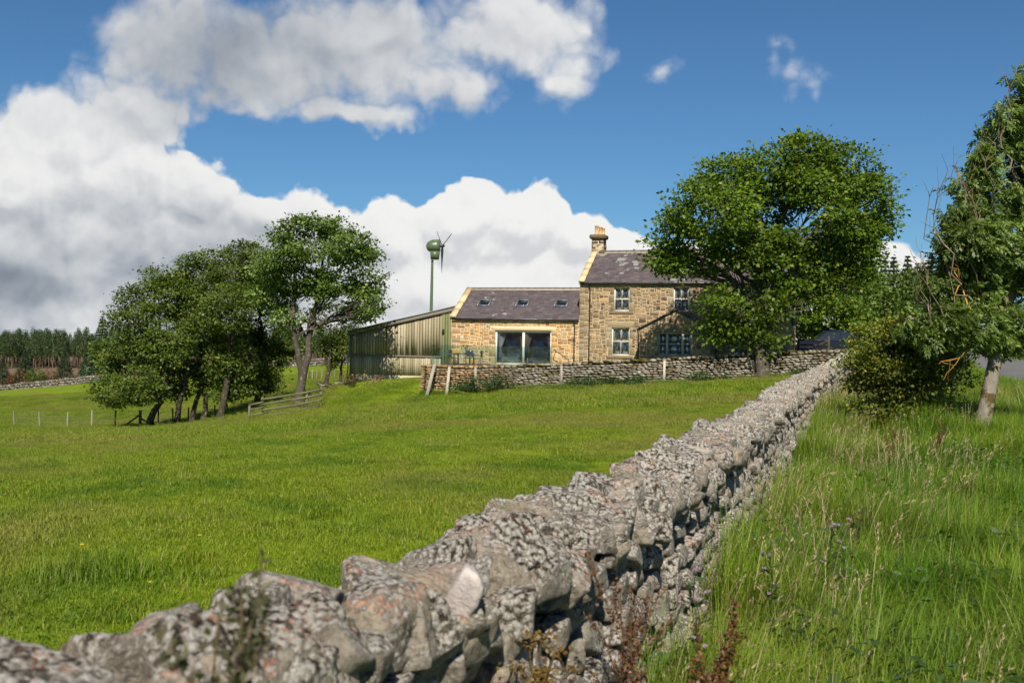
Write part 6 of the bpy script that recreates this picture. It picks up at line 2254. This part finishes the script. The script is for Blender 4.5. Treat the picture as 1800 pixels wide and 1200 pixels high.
# ------------------------------------------------------------------ single weeds
def dock(p, h, seed, label, lean=.1, mat=MAT_DOCK):
    """Dock gone to seed: branched stalk crowded with rusty seed clusters, few leaves."""
    rng = np.random.default_rng(seed)
    r = empty('dock_plant', p, rng.uniform(0, 6), label, 'dock', 'rusty docks on the verge')
    st_ = MB()
    main = curve_pts((0, 0, -.02), (lean * h, 0, h), 8, rng, .05)
    st_.tube(main, np.linspace(.006, .002, 8), 5, False)
    ax = [main[2:]]
    for k in range(9):
        j = 2 + k * 5 // 9
        e = main[j] + np.array([*(rng.normal(0, 1, 2) * h * .07), h * rng.uniform(.18, .34)])
        b = curve_pts(main[j], e, 6, rng, .05, 0, (rng.normal(0, .6), rng.normal(0, .6), 1))
        st_.tube(b, np.linspace(.003, .0015, 6), 4, False)
        ax.append(b[1:])
    c = []
    for a in ax:
        u = rng.uniform(0, len(a) - 1.001, 110)
        i = u.astype(int)
        q = a[i] + (a[i + 1] - a[i]) * (u - i)[:, None]
        c.append(q + rng.normal(0, .009, q.shape) * (1 - .3 * (u / len(a)))[:, None])
    c = np.vstack(c)
    n = len(c)
    V, Q = leaf_quads(c, rng.normal(0, 1, (n, 3)), rng.normal(0, 1, (n, 3)), rng.uniform(.009, .018, n), rng.uniform(.008, .015, n))
    st_.build('stalk', MAT_STALK, r, True)
    link('seed_head', npmesh('seed_head', V, Q), mat, r)
    n = 6
    a = rng.uniform(0, 2 * PI, n)
    cc = np.c_[np.cos(a) * .02, np.sin(a) * .02, rng.uniform(.02, .12, n)]
    V, Q = leaf_quads(cc, np.c_[np.cos(a), np.sin(a), rng.uniform(.1, .8, n)], np.c_[-np.cos(a) * .3, -np.sin(a) * .3, np.ones(n)], rng.uniform(.1, .2, n), rng.uniform(.03, .05, n))
    for k in range(n):
        link('leaf', npmesh('leaf', V[4 * k:4 * k + 4], Q[:1]), MAT_NETTLE, r)
    return r


def thistle(p, h, seed, label):
    rng = np.random.default_rng(seed)
    r = empty('thistle', p, 0, label, 'thistle', 'thistles on the verge')
    st_, heads = MB(), []
    main = curve_pts((0, 0, -.02), (rng.normal(0, .05), 0, h), 8, rng, .04)
    st_.tube(main, np.linspace(.005, .0025, 8), 5, False)
    heads.append(main[-1])
    for k in range(4):
        j = 4 + k % 3
        e = main[j] + np.array([rng.normal(0, .06), rng.normal(0, .05), rng.uniform(.06, .14)])
        st_.tube(curve_pts(main[j], e, 4, rng, .04), [.003, .0025, .002, .002], 4, False)
        heads.append(e)
    n = 46
    u = rng.uniform(0, 6.9, n)
    i = u.astype(int)
    c = main[i] + (main[i + 1] - main[i]) * (u - i)[:, None]
    a = rng.uniform(0, 2 * PI, n)
    V, Q = leaf_quads(c, np.c_[np.cos(a), np.sin(a), rng.uniform(-.1, .6, n)], np.array([0, 0, 1]) + rng.normal(0, .5, (n, 3)), rng.uniform(.05, .11, n), rng.uniform(.012, .026, n))
    st_.build('stem', MAT_NETTLE, r, True)
    link('foliage', npmesh('foliage', V, Q), MAT_NETTLE, r)
    for e in heads:
        MB().lathe([(.002, 0), (.009, .006), (.010, .014), (.007, .02)], 8, Matrix.Translation(e)).build('bud', MAT_NETTLE, r, True)
        n = 40
        d = unit(np.c_[rng.normal(0, .55, (n, 2)), np.ones(n)])
        V, Q = leaf_quads(np.tile(e + [0, 0, .016], (n, 1)), d, rng.normal(0, 1, (n, 3)), np.full(n, .020), np.full(n, .005))
        link('flower', npmesh('flower', V, Q), MAT_THISTLE, r)
    return r


def stand_v(x, y, Y, h):
    """Foot of a plant of height h whose tip shows at pixel (x, y)."""
    p = P(x, y, Y)
    p[2] = g1(p[0], p[1])
    return p


for i, (x, Y, h, lab) in enumerate([
        (1150, 3.55, 1.05, 'tall rusty dock closest to the stone wall at the bottom of the picture'), (1205, 3.4, .98, 'rusty dock at the bottom edge, second from the wall'), (1120, 3.9, .98, 'rusty dock leaning at the wall foot behind the tallest dock'), (1262, 3.5, 1.0, 'dense rusty dock at the bottom edge, third from the wall'), (1302, 3.2, .90, 'short rusty dock at the bottom edge, furthest from the wall'),
        (1635, 14.5, .85, 'slim rusty dock in mid verge right of the bush shadow'), (1558, 14.0, .8, 'slim rusty dock in mid verge below the hawthorn'), (1578, 15.0, .6, 'small rusty dock just below the hawthorn shadow')]):
    p = stand_v(x, 1100, Y, h)
    dock(p, h, 200 + i, lab, .12)
for i, (x, Y, h, lab) in enumerate([(1222, 4.6, .90, 'pink thistle by the wall foot behind the docks'), (1360, 6.0, .74, 'pink thistle left of the tall thistle pair'), (1448, 6.8, .76, 'tall pink thistle, left one of the pair in the verge'), (1475, 6.9, .80, 'tall pink thistle, right one of the pair in the verge')]):
    thistle(stand_v(x, 900, Y, h), h, 230 + i, lab)
# rusty mossy fern clump against the wall foot at the bottom edge
tree('moss_clump', 'rust and green mossy clump against the wall at the bottom edge', stand_v(952, 1190, 3.15, .3), [(P(945, 1165, 3.15), np.array([.085, .07, .10])), (P(985, 1195, 3.1), np.array([.10, .08, .07]))], 260, leaf_mat('rusty_moss', [(0.0, (.10, .045, .012)), (.55, (.15, .08, .015)), (1.0, (.11, .11, .02))], .1), MAT_STALK, .006, .05, .014, 60, 45.0, .03, cat='moss', hole=.1)


# tall weed close to the lens at the bottom left
def near_weed(p, h, seed, label, lean):
    rng = np.random.default_rng(seed)
    r = empty('mugwort_weed', p, 0, label, 'weed', 'weeds close to the lens')
    st_ = MB()
    main = curve_pts((0, 0, -.02), (lean, 0, h), 10, rng, .03)
    st_.tube(main, np.linspace(.005, .0018, 10), 6, False)
    axs = [main[3:]]
    for k in range(12):
        j = 3 + k // 2
        e = main[j] + np.array([rng.normal(0, .045), rng.normal(0, .03), rng.uniform(.06, .13)])
        b = curve_pts(main[j], e, 5, rng, .06)
        st_.tube(b, np.linspace(.002, .001, 5), 4, False)
        axs.append(b)
    st_.build('stem', MAT_STALK, r, True)
    c = []
    for a in axs:
        u = rng.uniform(0, len(a) - 1.001, 60)
        i = u.astype(int)
        c.append(a[i] + (a[i + 1] - a[i]) * (u - i)[:, None] + rng.normal(0, .006, (60, 3)))
    c = np.vstack(c)
    n = len(c)
    V, Q = leaf_quads(c, rng.normal(0, 1, (n, 3)) + [0, 0, .4], rng.normal(0, 1, (n, 3)), rng.uniform(.012, .03, n), rng.uniform(.008, .014, n))
    link('foliage', npmesh('foliage', V, Q), leaf_mat('mugwort_leaf', [(0.0, (.045, .045, .022)), (.6, (.075, .075, .03)), (1.0, (.13, .10, .07))], .15), r)
    return r


for i, (x, yt, Y, lab, ln) in enumerate([(462, 965, 1.55, 'blurred dark weed stalk rising highest above the wall at lower left', .03), (425, 1035, 1.5, 'blurred bushy weed just left of the tallest weed stalk', -.02), (385, 1085, 1.48, 'shortest blurred weed at lower left', -.04)]):
    t_ = P(x, yt, Y)
    b = P(x, yt, Y) - [ln, 0, 0]
    b[2] = g1(b[0], b[1])
    near_weed(b, float(t_[2] - b[2]), 280 + i, lab, ln)

# yellow hawkbit flowers in the field
MAT_YELLOW = leaf_mat('hawkbit_petals', [(0.0, (.75, .52, .02)), (1.0, (.85, .62, .04))], .2)
fm = MB()
for k in range(14):
    a = k / 14 * 2 * PI
    V, Q = leaf_quads(np.zeros((1, 3)), np.array([[math.cos(a), math.sin(a), .25]]), np.array([[0, 0, 1.0]]), np.array([.018]), np.array([.007]))
    fm.add(V, Q)
FL = fm.mesh('hawkbit_flower')
FL.materials.append(MAT_YELLOW)
n = 70
Yb = rngr.uniform(5, 40, n)
Xb = rngr.uniform(-.5, .2, n) * Yb
ok = Xb < wall_x(Yb) - .5
a_ = place(Xb[ok], Yb[ok], rngr, 1, .8, 1.3)
a_[0][:, 2] += .10
scatter('field_flowers', 'tiny yellow flowers dotted over the field', [FL], *a_)
